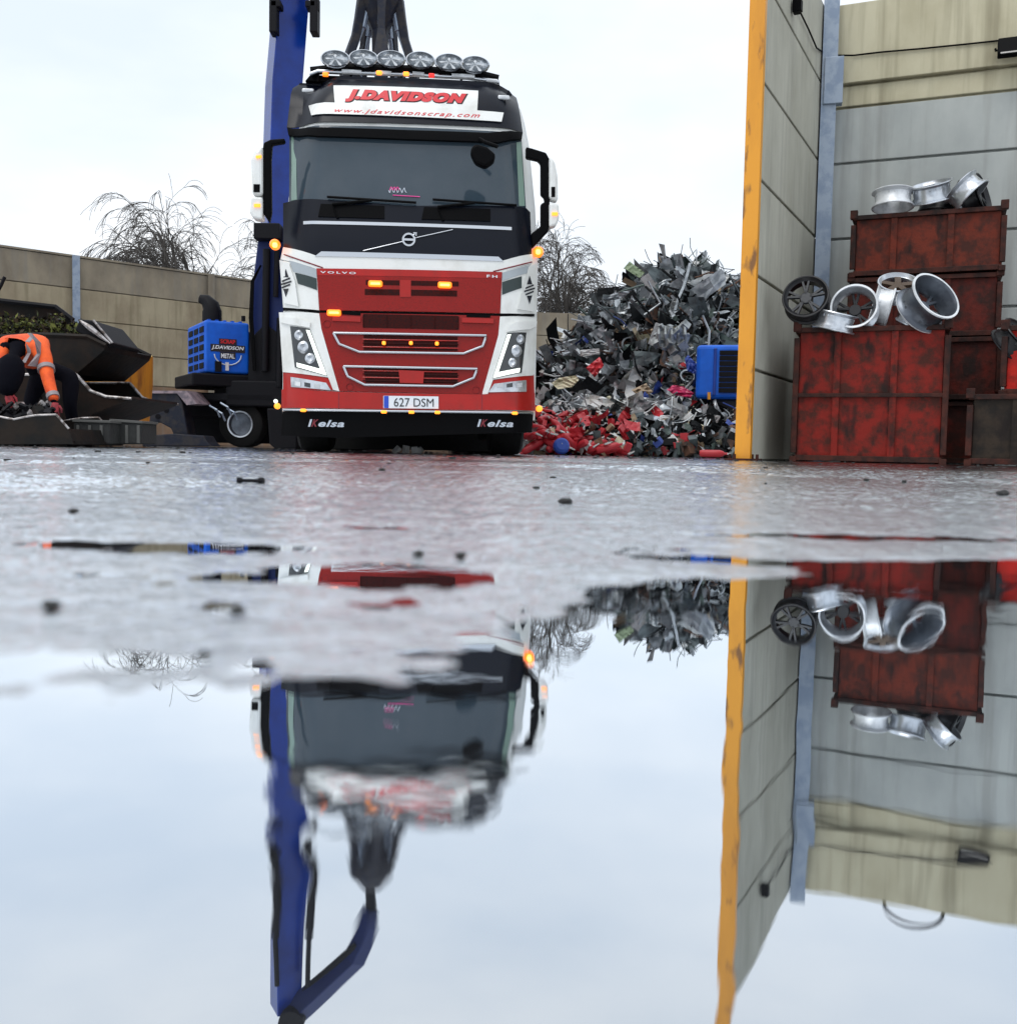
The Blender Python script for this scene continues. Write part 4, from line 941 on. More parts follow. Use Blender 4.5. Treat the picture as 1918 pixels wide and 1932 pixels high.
b = MB(); b.box((p0.x+1.1, 17.9, p0.z-.08), (1.5, 1.5, .18)); b.build('deck', m_machb, mach2, origin=RM, bevel=.02)

# ---------------------------------------------------------------- skips and yard clutter, left
def trough(name, poly, open_edges, d, depth, mat, label, cat, rim=m_skipe, rimr=.018, group=None):
    p = [P(x, y, d) for x, y in poly]; o0 = Vector((p[0].x, d, 0)); root = empty(name, o0, 0, label, cat, group)
    n = len(p); dv = Vector((.05, depth, 0)); b = MB()
    b.prism(p, (0, .035, 0)); b.build('side_panel', mat, root, origin=o0)
    b = MB(); b.prism([a+dv for a in p], (0, .035, 0)); b.build('side_panel', mat, root, origin=o0)
    b = MB()
    for i_ in range(n):
        if i_ in open_edges: continue
        a, c = p[i_], p[(i_+1) % n]; nn = Vector((-(c.z-a.z), 0, c.x-a.x)).normalized()*.03
        b.prism([a+Vector((0, .036, 0)), c+Vector((0, .036, 0)), c+Vector((0, .036, 0))-nn, a+Vector((0, .036, 0))-nn], dv-Vector((0, .04, 0)))
    b.build('shell', mat, root, origin=o0)
    b = MB()
    for i_ in open_edges:
        a, c = p[i_], p[(i_+1) % n]; b.tube([a, c], rimr, 6)
    b.build('rim', rim, root, origin=o0, smooth=True); b2_ = MB()
    for i_ in open_edges: b2_.tube([p[i_]+dv, p[(i_+1) % n]+dv], rimr, 6)
    b2_.build('rim', rim, root, origin=o0, smooth=True); return root, o0
k_, o_ = trough('skip', [(-90, 840), (-90, 707), (144, 706), (158, 722), (171, 737), (200, 748), (248, 752), (140, 795), (128, 840)], [1, 2, 3, 4, 5], 11.7, 1.5, m_skipr, 'dark rusty open skip on the ground behind the bending worker, prow pointing right', 'skip')
b = MB()
for x in (20, 70, 120): b.prism([P(x, 710, 11.68), P(x+6, 710, 11.68), P(x+6, 835, 11.68), P(x, 835, 11.68)], (0, .02, 0))
b.build('rib', m_skipr, k_, origin=o_)
k_, o_ = trough('skip', [(-90, 704), (-90, 640), (80, 631), (165, 635), (200, 652), (196, 661), (144, 705)], [1, 2, 3], 11.75, 1.3, m_skipd, 'black skip stacked on the rusty skip with green mossy load', 'skip', rim=m_skipd, rimr=.03)
b = MB(); b.prism([P(x, y, 12.9) for x, y in ((-90, 560), (0, 567), (105, 579), (138, 604), (160, 640), (160, 690), (-90, 690))], (0, .04, 0)); b.build('back_panel', m_skipr, k_, origin=o_)
b = MB(); b.tube([P(-90, 560, 12.85), P(0, 567, 12.85), P(105, 579, 12.85), P(138, 604, 12.85)], .035, 6); b.build('back_rim', m_machb, k_, origin=o_)
b = MB(); b.prism([P(x, y, 11.8) for x, y in ((150, 602), (176, 604), (212, 647), (196, 661), (166, 640), (140, 622))], (0, .9, 0)); pr = b.build('prow', m_machb, k_, origin=o_, bevel=.02)
b = MB(); b.tube([P(150, 604, 11.76), P(170, 618, 11.76), P(190, 634, 11.76), P(208, 648, 11.76)], [.01, .035, .025, .01], 6); b.tube([P(176, 604, 11.78), P(212, 647, 11.78)], .014, 6); b.build('prow_edge', m_skipe, k_, origin=o_)
rnd = random.Random(4); b = MB()
for _ in range(2600):
    t = rnd.random(); x = -80+t*238; d = rnd.uniform(11.95, 12.7); y = 600+rnd.random()**.8*34 + (12 if x > 120 else 0)
    if rnd.random() < .15: y -= 10
    c_ = P(x, y, d); a_ = Vector((rnd.gauss(0, 1), rnd.gauss(0, 1), rnd.gauss(0, 1))).normalized()*rnd.uniform(.015, .05); b_ = a_.cross(Vector((rnd.gauss(0, 1), rnd.gauss(0, 1), rnd.gauss(0, 1)))).normalized()*rnd.uniform(.01, .03)
    b.cur = rnd.choice([0, 1, 2, 2, 3]); b.add([c_-a_, c_-b_, c_+a_, c_+b_], [(0, 1, 2, 3)])
hh_ = P(60, 650, 12.3); o = b.build('mossy_cuttings', [m_moss, pm('moss_light', (.12, .13, .025), .9), m_skipd, pm('dead_leaf', (.06, .04, .02), .9)], None, origin=hh_); tag(o, 'green mossy tangle heaped in the upper black skip', 'moss heap', kind='stuff')
b = MB(); b.prism([P(x, y, 12.1) for x, y in ((-90, 640), (60, 622), (150, 634), (165, 650), (140, 690), (-90, 700))], (0, .5, 0)); o = b.build('packed_waste', m_skipd, None, origin=P(60, 650, 12.1)); tag(o, 'dark packed waste under the green tangle in the upper skip', 'waste', kind='stuff')
k_, o_ = trough('skip', [(140, 720), (195, 655), (223, 658), (223, 716), (215, 800), (145, 800)], [1], 14.2, 1.2, m_yskip, 'yellow skip half hidden behind the stacked black skips', 'skip', rim=pm('pale_yellow_rim', (.75, .55, .2), .5))
k_, o_ = trough('scrap_tray', [(-90, 838), (-90, 786), (0, 786), (26, 791), (50, 786), (71, 783), (106, 782), (130, 809), (138, 838)], [1, 2, 3, 4, 5, 6], 9.9, .9, m_skipd, 'low black open tray the worker leans into, its pale rim battered', 'tray', rimr=.011)
rnd = random.Random(9); b = MB()
for _ in range(90):
    c_ = P(rnd.uniform(-60, 100), rnd.uniform(765, 792), rnd.uniform(10.1, 10.5)); b.cur = rnd.choice([0, 0, 0, 1, 2])
    b.box(c_, (rnd.uniform(.02, .16), rnd.uniform(.02, .1), rnd.uniform(.015, .08)), (rnd.uniform(-1, 1), rnd.uniform(-1, 1), rnd.uniform(0, 3)))
o = b.build('scrap_pieces', [m_machb, m_skipe, m_skipr], None, origin=P(20, 780, 10.3)); tag(o, 'small scrap pieces heaped in the low black tray', 'scrap', kind='stuff')
for nm, pl, d, lab in (('dark_block', [(138, 794), (206, 796), (206, 838), (138, 838)], 10.6, 'left dark ribbed block on the ground between tray and blade'),
                       ('dark_block', [(208, 793), (266, 797), (266, 838), (208, 838)], 10.9, 'right dark ribbed block on the ground between tray and blade')):
    o0 = P(pl[0][0], 850, d); o0.z = 0; r_ = empty(nm, o0, 0, lab, 'block', 'dark blocks by the blade')
    b = MB(); b.prism([P(x, y, d) for x, y in pl], (0, .5, 0)); b.build('body', m_cblock, r_, origin=o0, bevel=.02)
    b = MB()
    for k in range(3): b.prism([P(pl[0][0]+6+k*22, 802, d-.02), P(pl[0][0]+11+k*22, 802, d-.02), P(pl[0][0]+11+k*22, 836, d-.02), P(pl[0][0]+6+k*22, 836, d-.02)], (0, .02, 0))
    b.build('rib', pm('block_rib', (.09, .09, .085), .8) if d < 10.8 else bpy.data.materials['block_rib'], r_, origin=o0)
    b = MB(); b.prism([P(pl[0][0]-2, pl[0][1]-3, d-.02), P(pl[1][0]+2, pl[1][1]-3, d-.02), P(pl[1][0]+2, pl[1][1]+2, d-.02), P(pl[0][0]-2, pl[0][1]+2, d-.02)], (0, .5, 0)); b.build('lip', bpy.data.materials['block_rib'], r_, origin=o0, bevel=.005)
b = MB(); b.tube([P(-8, 556, 12.2), P(2, 538, 12.2), P(9, 522, 12.2)], .02, 6); b.tube([P(-8, 556, 12.2), P(-20, 600, 12.2)], .025, 6); o = b.build('bent_pipe', m_machb, None, origin=P(-8, 600, 12.2)); tag(o, 'thin dark pipe sticking up from the upper skip at the left edge', 'pipe')

# ---------------------------------------------------------------- worker
PO = P(50, 850, 10.9); PO.z = 0
person = empty('person', PO, 0, 'worker in an orange hi-vis jacket and dark hat bending over the low black tray', 'person')
def skin_obj(name, verts, edges, mat, root_i=0, parent=person, sub=2):
    me = bpy.data.meshes.new(name); me.from_pydata([tuple(Vector(v[:3])-PO) for v in verts], edges, []); me.materials.append(mat)
    o = bpy.data.objects.new(name, me); COL.objects.link(o); o.parent = parent
    md = o.modifiers.new('skin', 'SKIN'); md.use_smooth_shade = True
    sk_ = me.skin_vertices[0].data
    for i_, v in enumerate(verts):
        rr = v[3] if isinstance(v[3], tuple) else (v[3], v[3]); sk_[i_].radius = rr; sk_[i_].use_root = (i_ == root_i)
    s2 = o.modifiers.new('sub', 'SUBSURF'); s2.levels = sub; s2.render_levels = sub; return o
def pv(x, y, d, r): q_ = P(x, y, d); return (q_.x, q_.y, q_.z, r)
hipL = pv(40, 735, 11.45, .1); 
body = [pv(60, 690, 11.4, .12), pv(55, 655, 11.1, .1), pv(38, 655, 10.8, .09), pv(26, 672, 10.6, .06), pv(24, 696, 10.5, .09),
        (-4.95, 11.4, .8, .11), (-4.9, 11.25, .46, .075), (-4.9, 11.4, .09, .055), (-4.9, 11.2, .05, .05),
        (-5.3, 11.4, .8, .11), (-5.35, 11.25, .46, .075), (-5.35, 11.4, .09, .055), (-5.35, 11.2, .05, .05),
        pv(74, 655, 10.8, .07), pv(88, 706, 10.6, .05), pv(102, 760, 10.45, .036), pv(3, 655, 10.7, .07), pv(4, 708, 10.5, .05), pv(16, 746, 10.4, .036)]
skin_obj('body', body, [(0, 1), (1, 2), (2, 3), (3, 4), (0, 5), (5, 6), (6, 7), (7, 8), (0, 9), (9, 10), (10, 11), (11, 12), (2, 13), (13, 14), (14, 15), (2, 16), (16, 17), (17, 18)], m_cloth)
jk = [pv(66, 680, 11.35, .17), pv(60, 658, 11.1, .21), pv(46, 658, 10.85, .21), pv(34, 662, 10.75, .12),
      pv(76, 658, 10.8, .11), pv(85, 682, 10.7, .085), pv(89, 708, 10.6, .07), pv(96, 735, 10.52, .062), pv(103, 757, 10.45, .055),
      pv(4, 654, 10.75, .11), pv(0, 680, 10.6, .085), pv(3, 708, 10.5, .07), pv(14, 738, 10.42, .058)]
jacket = skin_obj('jacket', jk, [(0, 1), (1, 2), (2, 3), (2, 4), (4, 5), (5, 6), (6, 7), (7, 8), (2, 9), (9, 10), (10, 11), (11, 12)], m_orange)
for pts in ([(30, 627), (34, 640), (37, 662), (44, 684)], [(55, 628), (60, 642), (61, 664), (56, 690)]):
    b = MB(); q_ = [P(x, y, 10.50) for x, y in pts]
    for a, c in zip(q_[:-1], q_[1:]):
        m_ = (a+c)/2
    vs = []
    for i_, a in enumerate(q_): vs += [a+Vector((-.022, .02*i_*0, 0)), a+Vector((.022, 0, 0)), a+Vector((.022, .012, 0)), a+Vector((-.022, .012, 0))]
    n = len(q_); b.add(vs, [(0, 1, 2, 3), tuple(4*(n-1)+k for k in (3, 2, 1, 0))]+[(i_*4+k, i_*4+(k+1) % 4, i_*4+4+(k+1) % 4, i_*4+4+k) for i_ in range(n-1) for k in range(4)])
    o = b.build('reflective_stripe', m_reflect, person, origin=PO)
    sw = o.modifiers.new('wrap', 'SHRINKWRAP'); sw.target = jacket; sw.wrap_method = 'PROJECT'; sw.use_project_y = True; sw.use_project_x = False; sw.use_project_z = False; sw.use_negative_direction = True; sw.use_positive_direction = True; sw.offset = .012
for a, c in ((5, 6), (7, 8)):
    pa, pc = Vector(jk[a][:3]), Vector(jk[c][:3]); m_ = pa.lerp(pc, .55); dr = (pc-pa).normalized()
    b = MB(); b.tube([m_-dr*.025, m_+dr*.025], jk[a][3]*1.03, 16); b.build('sleeve_band', m_reflect, person, origin=PO, smooth=True)
# hat and head
hc = Vector(body[4][:3]); b = MB()
mh = Matrix.Rotation(R(160), 3, 'X')
b.lathe([(0, .25), (.06, .23), (.1, .17), (.13, .06), (.14, -.04), (.12, -.13), (.07, -.19), (0, -.2)], hc+Vector((0, -.06, -.05)), mh, 24); b.build('hat', m_cloth, person, origin=PO, smooth=True)
b = MB(); b.lathe([(0, .11), (.05, .1), (.08, .06), (.088, 0), (.075, -.07), (.04, -.11), (0, -.12)], hc+Vector((0, -.012, -.0)), mh, 20); b.build('hood', m_cloth, person, origin=PO, smooth=True)
def hand(w_, dirn, mat):
    w_ = Vector(w_[:3]); dn_ = Vector(dirn).normalized(); s_ = dn_.cross(Vector((0, 1, 0))).normalized(); n_ = dn_.cross(s_)
    b = MB(); b.tube([w_, w_+dn_*.05, w_+dn_*.1], [.032, .044, .04], 10)
    for k, L_ in enumerate((.06, .075, .08, .065)):
        o0 = w_+dn_*.09+s_*(.033-.022*k); b.tube([o0, o0+dn_*L_*.5-n_*.006, o0+dn_*L_*.85-n_*.03], [.012, .011, .008], 6)
    o0 = w_+dn_*.03+s_*.04; b.tube([o0, o0+dn_*.035+s_*.025, o0+dn_*.07+s_*.02-n_*.015], [.014, .012, .009], 6)
    b.build('glove', mat, person, origin=PO, smooth=True)
hand(pv(104, 760, 10.44, 0), (.02, -.1, -1), m_glove); hand(pv(16, 742, 10.41, 0), (.25, -.1, -1), m_glove)
for x in (-4.9, -5.35): MB().box((x, 11.3, .05), (.1, .28, .1)).build('boot', m_black, person, origin=PO, bevel=.03)

# ---------------------------------------------------------------- scrap heap
mc = [pm('scrap_silver', (.42, .45, .47), .4, .4, col2=(.2, .22, .24), scale=5), pm('scrap_grey', (.08, .1, .105), .55, .2, col2=(.025, .03, .034), scale=4), pm('scrap_black', (.006, .007, .008), .7, spec=.15),
      pm('scrap_rust', (.1, .045, .025), .8, col2=(.04, .025, .02), scale=6), pm('scrap_white', (.55, .56, .56), .5, col2=(.4, .4, .38), scale=4), pm('scrap_green_grey', (.07, .1, .09), .6),
      pm('scrap_blue', (.02, .05, .25), .5), pm('scrap_red', (.45, .02, .03), .45), pm('scrap_tan', (.3, .22, .14), .7), pm('scrap_cream', (.6, .56, .4), .5)]
HC = Vector((3.95, 24, 0))
def heap_h(x, y):
    r = math.hypot((x-HC.x)/4.9, (y-HC.y)/6.3); n = float(fbm(np.array([x*.9]), np.array([y*.9]), 3, 31)[0])
    return max(-.3, 4.2*(1-r**1.6) + n*.7*(1-min(1, r)))
ng = 44; xs = np.linspace(HC.x-6, HC.x+6, ng); ys_ = np.linspace(HC.y-7, HC.y+7, ng)
vs = [(x, y, heap_h(x, y)-.12) for x in xs for y in ys_]; b = MB(); b.add(vs, [(i_*ng+k, (i_+1)*ng+k, (i_+1)*ng+k+1, i_*ng+k+1) for i_ in range(ng-1) for k in range(ng-1)])
o = b.build('scrap_core', mc[2], None, origin=HC); tag(o, 'dark compacted body of the scrap metal heap', 'scrap', kind='stuff')
def rv(r): return Vector((r.gauss(0, 1), r.gauss(0, 1), r.gauss(0, 1))).normalized()
def sheet(b, c, r, w_, h_, crum=.3):
    a = rv(r); u_ = a.cross(rv(r)).normalized(); v_ = a.cross(u_); nx, ny = 7, 3; vs = []; tw = r.uniform(-1.2, 1.2)
    bend = r.uniform(-1, 1)*crum*3
    for i_ in range(nx+1):
        for j_ in range(ny+1):
            s, t = i_/nx-.5, j_/ny-.5
            vs.append(c+u_*s*w_+(v_*math.cos(tw*s)+a*math.sin(tw*s))*t*h_+a*(bend*s*s*w_+r.gauss(0, crum*.12)*h_))
    b.add(vs, [(i_*(ny+1)+j_, (i_+1)*(ny+1)+j_, (i_+1)*(ny+1)+j_+1, i_*(ny+1)+j_+1) for i_ in range(nx) for j_ in range(ny)])
def rod(b, c, r, L_, rad_):
    d = rv(r); d.z *= .5; pts = [c-d*L_/2]
    for k in range(4): d = (d+rv(r)*.35).normalized(); pts.append(pts[-1]+d*L_/4)
    b.tube(pts, rad_, 5)
def chunk(b, c, r, s): b.box(c, (s*r.uniform(.5, 1.6), s*r.uniform(.3, 1), s*r.uniform(.3, 1)), (r.uniform(0, 3), r.uniform(0, 3), r.uniform(0, 3)))
rnd = random.Random(21); b = MB()
for _ in range(6000):
    th = rnd.uniform(0, 2*math.pi); rr = math.sqrt(rnd.random()); x = HC.x+4.9*rr*math.cos(th); y = HC.y-6.2*rr*abs(math.sin(th)) if rnd.random() < .85 else HC.y+5*rr*abs(math.sin(th))
    z = heap_h(x, y)
    if z < -.1: continue
    c_ = Vector((x, y, max(.04, z+rnd.uniform(-.15, .14)))); fz = z/4.7
    wt = [8, 4, 4.5, .9, 2.2, .8, .06, .03, .2, .1] if fz > .3 else [6, 2.6, 3.4, .6, 5, .5, .3, .35, .3, .5]
    b.cur = rnd.choices(range(10), wt)[0]; q_ = rnd.random()
    if q_ < .52: sheet(b, c_, rnd, rnd.uniform(.15, .7)*(2.1 if rnd.random() < .18 else 1), rnd.uniform(.06, .34)*(1.3 if rnd.random() < .12 else 1), rnd.uniform(.1, .6))
    elif q_ < .68: rod(b, c_, rnd, rnd.uniform(.3, 1.15), rnd.uniform(.008, .03))
    elif q_ < .94: chunk(b, c_, rnd, rnd.uniform(.05, .2))
    else: b.lathe([(.12, -.03), (.15, -.03), (.15, .03), (.12, .03)], c_, Euler((rnd.random()*3, rnd.random()*3, 0)).to_matrix(), 12, True)
for _ in range(130):      # wires standing out of the crest
    th = rnd.uniform(0, 2*math.pi); rr = rnd.random()*.5; x = HC.x+5.3*rr*math.cos(th); y = HC.y+4*rr*math.sin(th); b.cur = rnd.choice([1, 2, 1, 5])
    rod(b, Vector((x, y, heap_h(x, y)+.12)), rnd, rnd.uniform(.4, 1.0), .009)
o = b.build('scrap_metal', mc, None, origin=HC); tag(o, 'tangled grey and silver scrap metal heap between the lorry and the yellow post', 'scrap heap', kind='stuff')
# pieces one can point to
def solo(name, lab, cat, px, py, d, fn, mat, group=None):
    c_ = P(px, py, d); b = MB(); fn(b, c_); o = b.build(name, mat, None, origin=c_); tag(o, lab, cat, group); return o
def sh(seed, w_, h_, cr=.2, th=.012):
    def f(b, c_):
        sheet(b, c_, random.Random(seed), w_, h_, cr)
    return f
def poly(pts, d, dd=0.0, t=.03):
    def f(b, c_):
        q_ = [P(x, y, d+dd*k/len(pts)) for k, (x, y) in enumerate(pts)]; b.prism(q_, (0, t, 0))
    return f
def crumple(pts, d, seed, amp=.12, sub=7, t=.012):
    def f(b, c_):
        r = random.Random(seed); bm = bmesh.new(); q_ = [P(x, y, d) for x, y in pts]; bm.faces.new([bm.verts.new((p_.x, p_.y, p_.z)) for p_ in q_])
        for ax, (lo, hi) in (((1, 0, 0), (min(p_.x for p_ in q_), max(p_.x for p_ in q_))), ((0, 0, 1), (min(p_.z for p_ in q_), max(p_.z for p_ in q_)))):
            for k in range(1, sub):
                v_ = lo+(hi-lo)*k/sub; co = (v_, 0, 0) if ax[0] else (0, 0, v_)
                bmesh.ops.bisect_plane(bm, geom=bm.verts[:]+bm.edges[:]+bm.faces[:], plane_co=co, plane_no=(ax[0], 0, ax[2]+(0 if ax[0] else 0)))
        bmesh.ops.triangulate(bm, faces=bm.faces[:])
        for v_ in bm.verts: v_.co.y += r.gauss(0, amp)*.5 + amp*math.sin(v_.co.x*7+seed)+amp*math.sin(v_.co.z*9+seed)
        bm.verts.index_update(); n0 = len(bm.verts)
        V_ = [v_.co.copy() for v_ in bm.verts]; F_ = [tuple(v_.index for v_ in f_.verts) for f_ in bm.faces]
        be = [(e_.verts[0].index, e_.verts[1].index) for e_ in bm.edges if e_.is_boundary]; bm.free()
        b.add(V_+[v_+Vector((0, t, 0)) for v_ in V_], F_+[tuple(i_+n0 for i_ in reversed(f_)) for f_ in F_]+[(a, c, c+n0, a+n0) for a, c in be])
    return f
solo('crushed_panel', 'square green panel poking out at the top left of the scrap heap', 'metal panel', 1195, 512, 22.5, crumple([(1176, 506), (1188, 492), (1216, 514), (1206, 524)], 22.5, 1, .03), pm('sage_green', (.2, .26, .15), .5))
solo('crushed_panel', 'cream rounded panel low on the left side of the scrap heap', 'metal panel', 1070, 722, 18.2, crumple([(1040, 722), (1056, 712), (1086, 708), (1092, 716), (1080, 730), (1052, 734)], 18.2, 2, .04), mc[9])
solo('crushed_panel', 'red crumpled panel on the left flank of the scrap heap', 'metal panel', 1122, 690, 19, crumple([(1104, 694), (1132, 672), (1138, 690), (1122, 712)], 19, 3, .06), mc[7])
solo('crushed_panel', 'small white boxy lid high on the left flank of the heap', 'metal panel', 1109, 664, 19.4, crumple([(1093, 660), (1130, 657), (1131, 668), (1096, 672)], 19.4, 4, .02), mc[4])
solo('crushed_panel', 'large white crumpled sheet left of centre in the lower heap', 'metal panel', 1120, 765, 17.0, crumple([(1092, 772), (1108, 742), (1140, 748), (1168, 768), (1150, 800), (1120, 806), (1098, 790)], 17.0, 5, .12), mc[4])
solo('crushed_panel', 'white pointed sheet at the centre of the lower heap', 'metal panel', 1190, 762, 17.3, crumple([(1160, 762), (1196, 744), (1206, 770), (1168, 778)], 17.3, 6, .1), mc[4])
solo('crushed_panel', 'white folded sheet right of centre in the lower heap', 'metal panel', 1235, 765, 17.4, crumple([(1212, 750), (1240, 752), (1262, 770), (1238, 780), (1220, 774)], 17.4, 7, .1), mc[4])
solo('crushed_panel', 'pale blue-white crushed door low in the middle of the heap', 'metal panel', 1235, 805, 16.4, crumple([(1205, 795), (1222, 782), (1250, 786), (1276, 806), (1268, 812), (1280, 826), (1250, 838), (1216, 826)], 16.4, 8, .12), pm('pale_blue_white', (.5, .54, .6), .45))
solo('crushed_panel', 'cream torn sheet low on the right of the heap', 'metal panel', 1320, 820, 16.3, crumple([(1296, 806), (1310, 810), (1350, 806), (1338, 824), (1336, 840), (1320, 850), (1296, 836)], 16.3, 9, .1), mc[9])
solo('crushed_panel', 'long white bright sheet near the crest of the heap', 'metal panel', 1360, 525, 22, crumple([(1330, 545), (1352, 522), (1378, 518), (1366, 534), (1340, 550)], 22, 10, .05), mc[4])
solo('crushed_panel', 'pale flat sheet on the upper left shoulder of the heap', 'metal panel', 1165, 556, 21, crumple([(1135, 562), (1160, 552), (1190, 548), (1178, 560), (1150, 568)], 21, 12, .05), mc[0])
solo('crushed_panel', 'white scrap panel just right of the heap beside the blue machine', 'metal panel', 1390, 800, 15.8, crumple([(1372, 800), (1400, 786), (1400, 800), (1384, 812)], 15.8, 13, .04), mc[4])
solo('crushed_panel', 'magenta bent bonnet left of the blue machine', 'metal panel', 1290, 735, 17.4, crumple([(1258, 735), (1270, 726), (1290, 730), (1306, 742), (1300, 752), (1270, 744)], 17.4, 14, .05), pm('magenta_red', (.5, .02, .1), .4))
solo('crushed_panel', 'yellow brown sheet in the lower middle of the heap', 'metal panel', 1210, 738, 17.6, crumple([(1190, 736), (1220, 722), (1232, 740), (1205, 750)], 17.6, 15, .06), mc[8])
solo('crushed_panel', 'blue bent panel in the right of the lower heap', 'metal panel', 1306, 690, 18.5, crumple([(1292, 676), (1300, 668), (1318, 690), (1312, 706), (1296, 700)], 18.5, 16, .05), mc[6])
def engine(b, c_):
    r = random.Random(3); b.box(c_, (.5, .5, .42), (.3, .2, .5)); b.tube([c_+Vector((-.1, -.3, 0)), c_+Vector((-.1, -.2, 0))], .2, 18)
    for k in range(14): b.box(c_+Vector((r.uniform(-.3, .3), -.26+r.uniform(-.05, .05), r.uniform(-.26, .26))), (r.uniform(.05, .16),)*3, (r.random(), r.random(), r.random()))
    for k in range(5): b.tube([c_+Vector((-.25+k*.12, -.3, .2)), c_+Vector((-.25+k*.12, -.36, .05)), c_+Vector((-.22+k*.12, -.3, -.15))], .03, 6)
solo('engine_block', 'pale grey cast engine block in the middle of the scrap heap', 'engine', 1262, 640, 19.0, engine, pm('cast_aluminium', (.32, .34, .34), .5, .4, col2=(.14, .15, .15), scale=7))
for k, (pts, d, lab) in enumerate([([(1196, 558), (1225, 592), (1245, 640), (1262, 672)], 19.6, 'long thin dark bar leaning across the heap above the engine block'), ([(1222, 530), (1245, 572), (1215, 594)], 20.6, 'bent pale angle bar near the top of the heap'),
        ([(1412, 600), (1400, 640), (1390, 668)], 18, 'pale bent strip beside the yellow post above the blue machine'), ([(1325, 595), (1338, 625), (1336, 655)], 19.2, 'pale twisted strut right of the engine block'), ([(1150, 560), (1176, 548), (1214, 537)], 21.4, 'thin green bar sticking out of the heap on the upper left'),
        ([(1230, 500), (1222, 486), (1216, 470)], 22.8, 'thin wire rising from the crest of the heap')]):
    b = MB(); q_ = [P(x, y, d) for x, y in pts]; b.tube(q_, .022 if k < 5 else .008, 6); o = b.build('scrap_bar', [mc[2], mc[0], mc[0], mc[0], mc[5], mc[2]][k], None, origin=q_[0]); tag(o, lab, 'metal bar')
# low heap of red cylinders
def red_cyl():
    root = empty('red_cylinder'); b = MB(); b.lathe([(0, -.16), (.035, -.155), (.048, -.13), (.048, .1), (.035, .14), (.016, .16), (.016, .2), (0, .2)], (0, 0, 0), None, 14); b.build('body', mc[7], root, smooth=True)
    b = MB(); b.box((0, 0, .21), (.05, .02, .03)); b.box((.03, 0, .225), (.07, .015, .012)); b.build('valve', mc[4], root); return root
rc = red_cyl(); rnd = random.Random(5)
for k in range(170):
    o = rc if k == 0 else copy_tree(rc)
    x = rnd.uniform(1002, 1180); d = rnd.uniform(13.2, 15.6); top = float(np.interp(x, [1000, 1060, 1110, 1180], [.62, .6, .48, .2]))*min(1, (d-12.6)/1.6)
    q_ = P(x, 850, d); o.location = (q_.x, d, max(.07, top*rnd.random()**.6)); o.rotation_euler = (rnd.uniform(.7, 2.2), rnd.uniform(-.6, .6), rnd.uniform(0, 6.3))
    tag(o, 'red metal cylinder in the low red heap beside the lorry', 'cylinder', 'red cylinders heaped beside the lorry')
b = MB(); rnd = random.Random(77)
for _ in range(900):
    x = rnd.uniform(1000, 1190); d = rnd.uniform(13.3, 16); q_ = P(x, 850, d); b.cur = rnd.choices(range(10), [2, 1, 3, 1, 2.2, .3, .3, 6, 1.6, .8])[0]
    c_ = Vector((q_.x, d, rnd.uniform(.02, .6)*min(1, (d-12.6)/1.4)))
    if rnd.random() < .5: sheet(b, c_, rnd, rnd.uniform(.08, .3), rnd.uniform(.05, .15), .3)
    else: chunk(b, c_, rnd, rnd.uniform(.03, .12))
for _ in range(1700):
    x = rnd.uniform(1010, 1400); d = rnd.uniform(14.2, 17.6); q_ = P(x, 850, d); fz = max(.12, (d-14.6)/3); b.cur = rnd.choices(range(10), [6, 2.5, 4, .6, 5, .3, .3, .3, .25, .5])[0]
    if x > 1180 and d < 15.2: b.cur = rnd.choice([2, 2, 2, 3, 7, 1])
    c_ = Vector((q_.x, d, rnd.uniform(.02, 1.0)*fz+.05)); 
    if rnd.random() < .5: sheet(b, c_, rnd, rnd.uniform(.1, .45), rnd.uniform(.06, .22), .4)
    elif rnd.random() < .5: chunk(b, c_, rnd, rnd.uniform(.04, .17))
    else: rod(b, c_, rnd, rnd.uniform(.2, .7), .012)
for _ in range(700):
    x = rnd.uniform(1170, 1405); d = rnd.uniform(13.7, 15.2); q_ = P(x, 850, d); b.cur = rnd.choices(range(10), [2, 3, 6, 2, .8, .6, .2, .6, .5, .2])[0]
    c_ = Vector((q_.x, d, rnd.uniform(.02, .2+.3*(d-13.7)/1.5)))
    if rnd.random() < .5: sheet(b, c_, rnd, rnd.uniform(.08, .35), rnd.uniform(.05, .16), .4)
    else: chunk(b, c_, rnd, rnd.uniform(.04, .14))
o = b.build('loose_scrap', mc, None, origin=P(1150, 850, 15)); tag(o, 'loose red, white and dark scrap spilled at the foot of the heap', 'scrap', kind='stuff')
b = MB()
ngx = 30
vs = []
for i_ in range(ngx):
    for j_ in range(12):
        x = 1003+i_*(1400-1003)/(ngx-1); d = 13.9+j_*.45; q_ = P(x, 850, d); z = (.03+.12*rnd.random())*(0 if j_ == 0 else 1)+max(0, (d-15))*.13*rnd.uniform(.7, 1.1)+min(.3, (d-13.4)*.22)
        vs.append((q_.x, d, z-.03))
b.add(vs, [(i_*12+j_, (i_+1)*12+j_, (i_+1)*12+j_+1, i_*12+j_+1) for i_ in range(ngx-1) for j_ in range(11)])
o = b.build('waste_bed', mc[2], None, origin=P(1150, 850, 15)); tag(o, 'black oily waste under the loose scrap', 'waste', kind='stuff')
def disc(b, c_): b.lathe([(0, 0), (.09, 0), (.11, .02), (.1, .07), (.07, .09), (0, .09)], c_, Euler((1.2, .3, 0)).to_matrix(), 20)
solo('blue_drum', 'small blue round drum lying among the red cylinders', 'drum', 1058, 850-7, 13.1, disc, pm('drum_blue', (.01, .05, .3), .5))
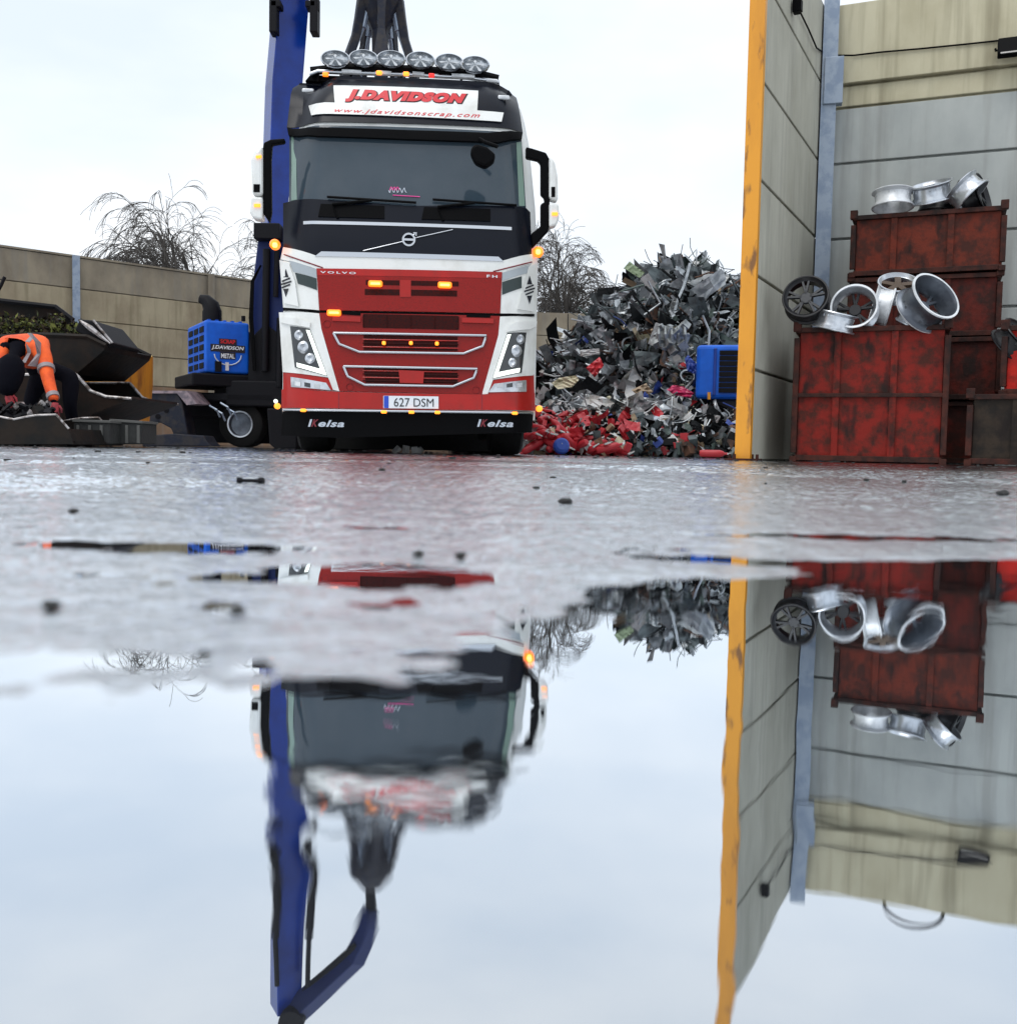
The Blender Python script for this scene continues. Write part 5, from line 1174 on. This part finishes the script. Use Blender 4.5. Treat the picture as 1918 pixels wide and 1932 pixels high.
rc2 = copy_tree(rc); q_ = P(1372, 850, 13); rc2.location = (q_.x-.2, 13, .06); rc2.rotation_euler = (R(90), 0, R(75)); tag(rc2, 'single red cylinder lying on the ground by the foot of the yellow post', 'cylinder', 'red cylinders heaped beside the lorry')

# ---------------------------------------------------------------- debris on the wet ground
def ghit(x, y):
    v = fw + rt*((x-959)/F) + up*((966-y)/F); t = -(CAMH-.002)/v.z; return Vector((v.x*t, v.y*t, .002))
p = ghit(472, 912); bo = empty('bolt', p, R(-6), 'small black bolt lying on the wet ground in front of the lorry', 'bolt')
b = MB(); b.tube([(-.016, 0, .004), (.016, 0, .004)], .0028, 8); b.build('shank', m_machb, bo)
b = MB(); b.tube([(.014, 0, .0045), (.021, 0, .0045)], .0055, 6); b.build('head', m_machb, bo); b = MB(); b.tube([(-.02, 0, .0045), (-.013, 0, .0045)], .0048, 6); b.build('nut', m_machb, bo)
def stone(p, s, lab, seed, mat=m_cblock):
    bm = bmesh.new(); bmesh.ops.create_icosphere(bm, subdivisions=2, radius=s); r = random.Random(seed)
    for v in bm.verts: v.co = Vector((v.co.x*r.uniform(.8, 1.3), v.co.y*r.uniform(.8, 1.2), v.co.z*r.uniform(.45, .7)))
    me = bpy.data.meshes.new('stone'); bm.to_mesh(me); bm.free(); me.materials.append(mat); o = bpy.data.objects.new('stone', me); COL.objects.link(o); o.location = p+Vector((0, 0, s*.3)); tag(o, lab, 'stone', 'loose stones on the wet yard'); return o
for k, (x, y, s, l) in enumerate([(1066, 949, .0075, 'flat stone on the wet ground right of centre, nearest the middle of the yard'), (97, 1146, .0032, 'blurred pebble at the far left edge of the puddle'), (447, 1156, .003, 'blurred pebble at the puddle edge left of the mirrored lorry'),
        (385, 1240, .002, 'tiny blurred pebble in the wet ground nearest the camera'), (1892, 934, .010, 'dark stone on the wet ground at the right edge in front of the brown bin'), (138, 967, .004, 'tiny dark stone on the wet ground at the far left'),
        (790, 1047, .003, 'left of two tiny stones just beyond the puddle below the lorry'), (868, 1050, .003, 'right of two tiny stones just beyond the puddle below the lorry'), (720, 888, .008, 'small dark stone on the ground right under the number plate')]):
    stone(ghit(x, y), s, l, k)
solo('white_rag', 'crumpled white scrap lying under the front of the lorry', 'rag', 765, 855, 11.2, lambda b, c_: [chunk(b, Vector((c_.x+dx, 11.2, .03)), random.Random(int(dx*100)+50), .1) for dx in (-.1, 0, .1, .16)], mc[4])
b = MB(); rnd = random.Random(12)
for _ in range(900):
    x = rnd.uniform(-7, 8); y = rnd.uniform(1.5, 18)
    if rnd.random() < .5: y = rnd.uniform(8.5, 14)
    s = rnd.uniform(.002, .008)*(1 if y < 5 else 2.2); b.box((x, y, .002+s*.4), (s*rnd.uniform(.6, 2.5), s*rnd.uniform(.6, 2), s*rnd.uniform(.4, 1)), (0, 0, rnd.random()*3))
o = b.build('grit', m_cblock, None, origin=(0, 8, 0)); tag(o, 'fine dark grit scattered over the wet yard', 'grit', kind='stuff')
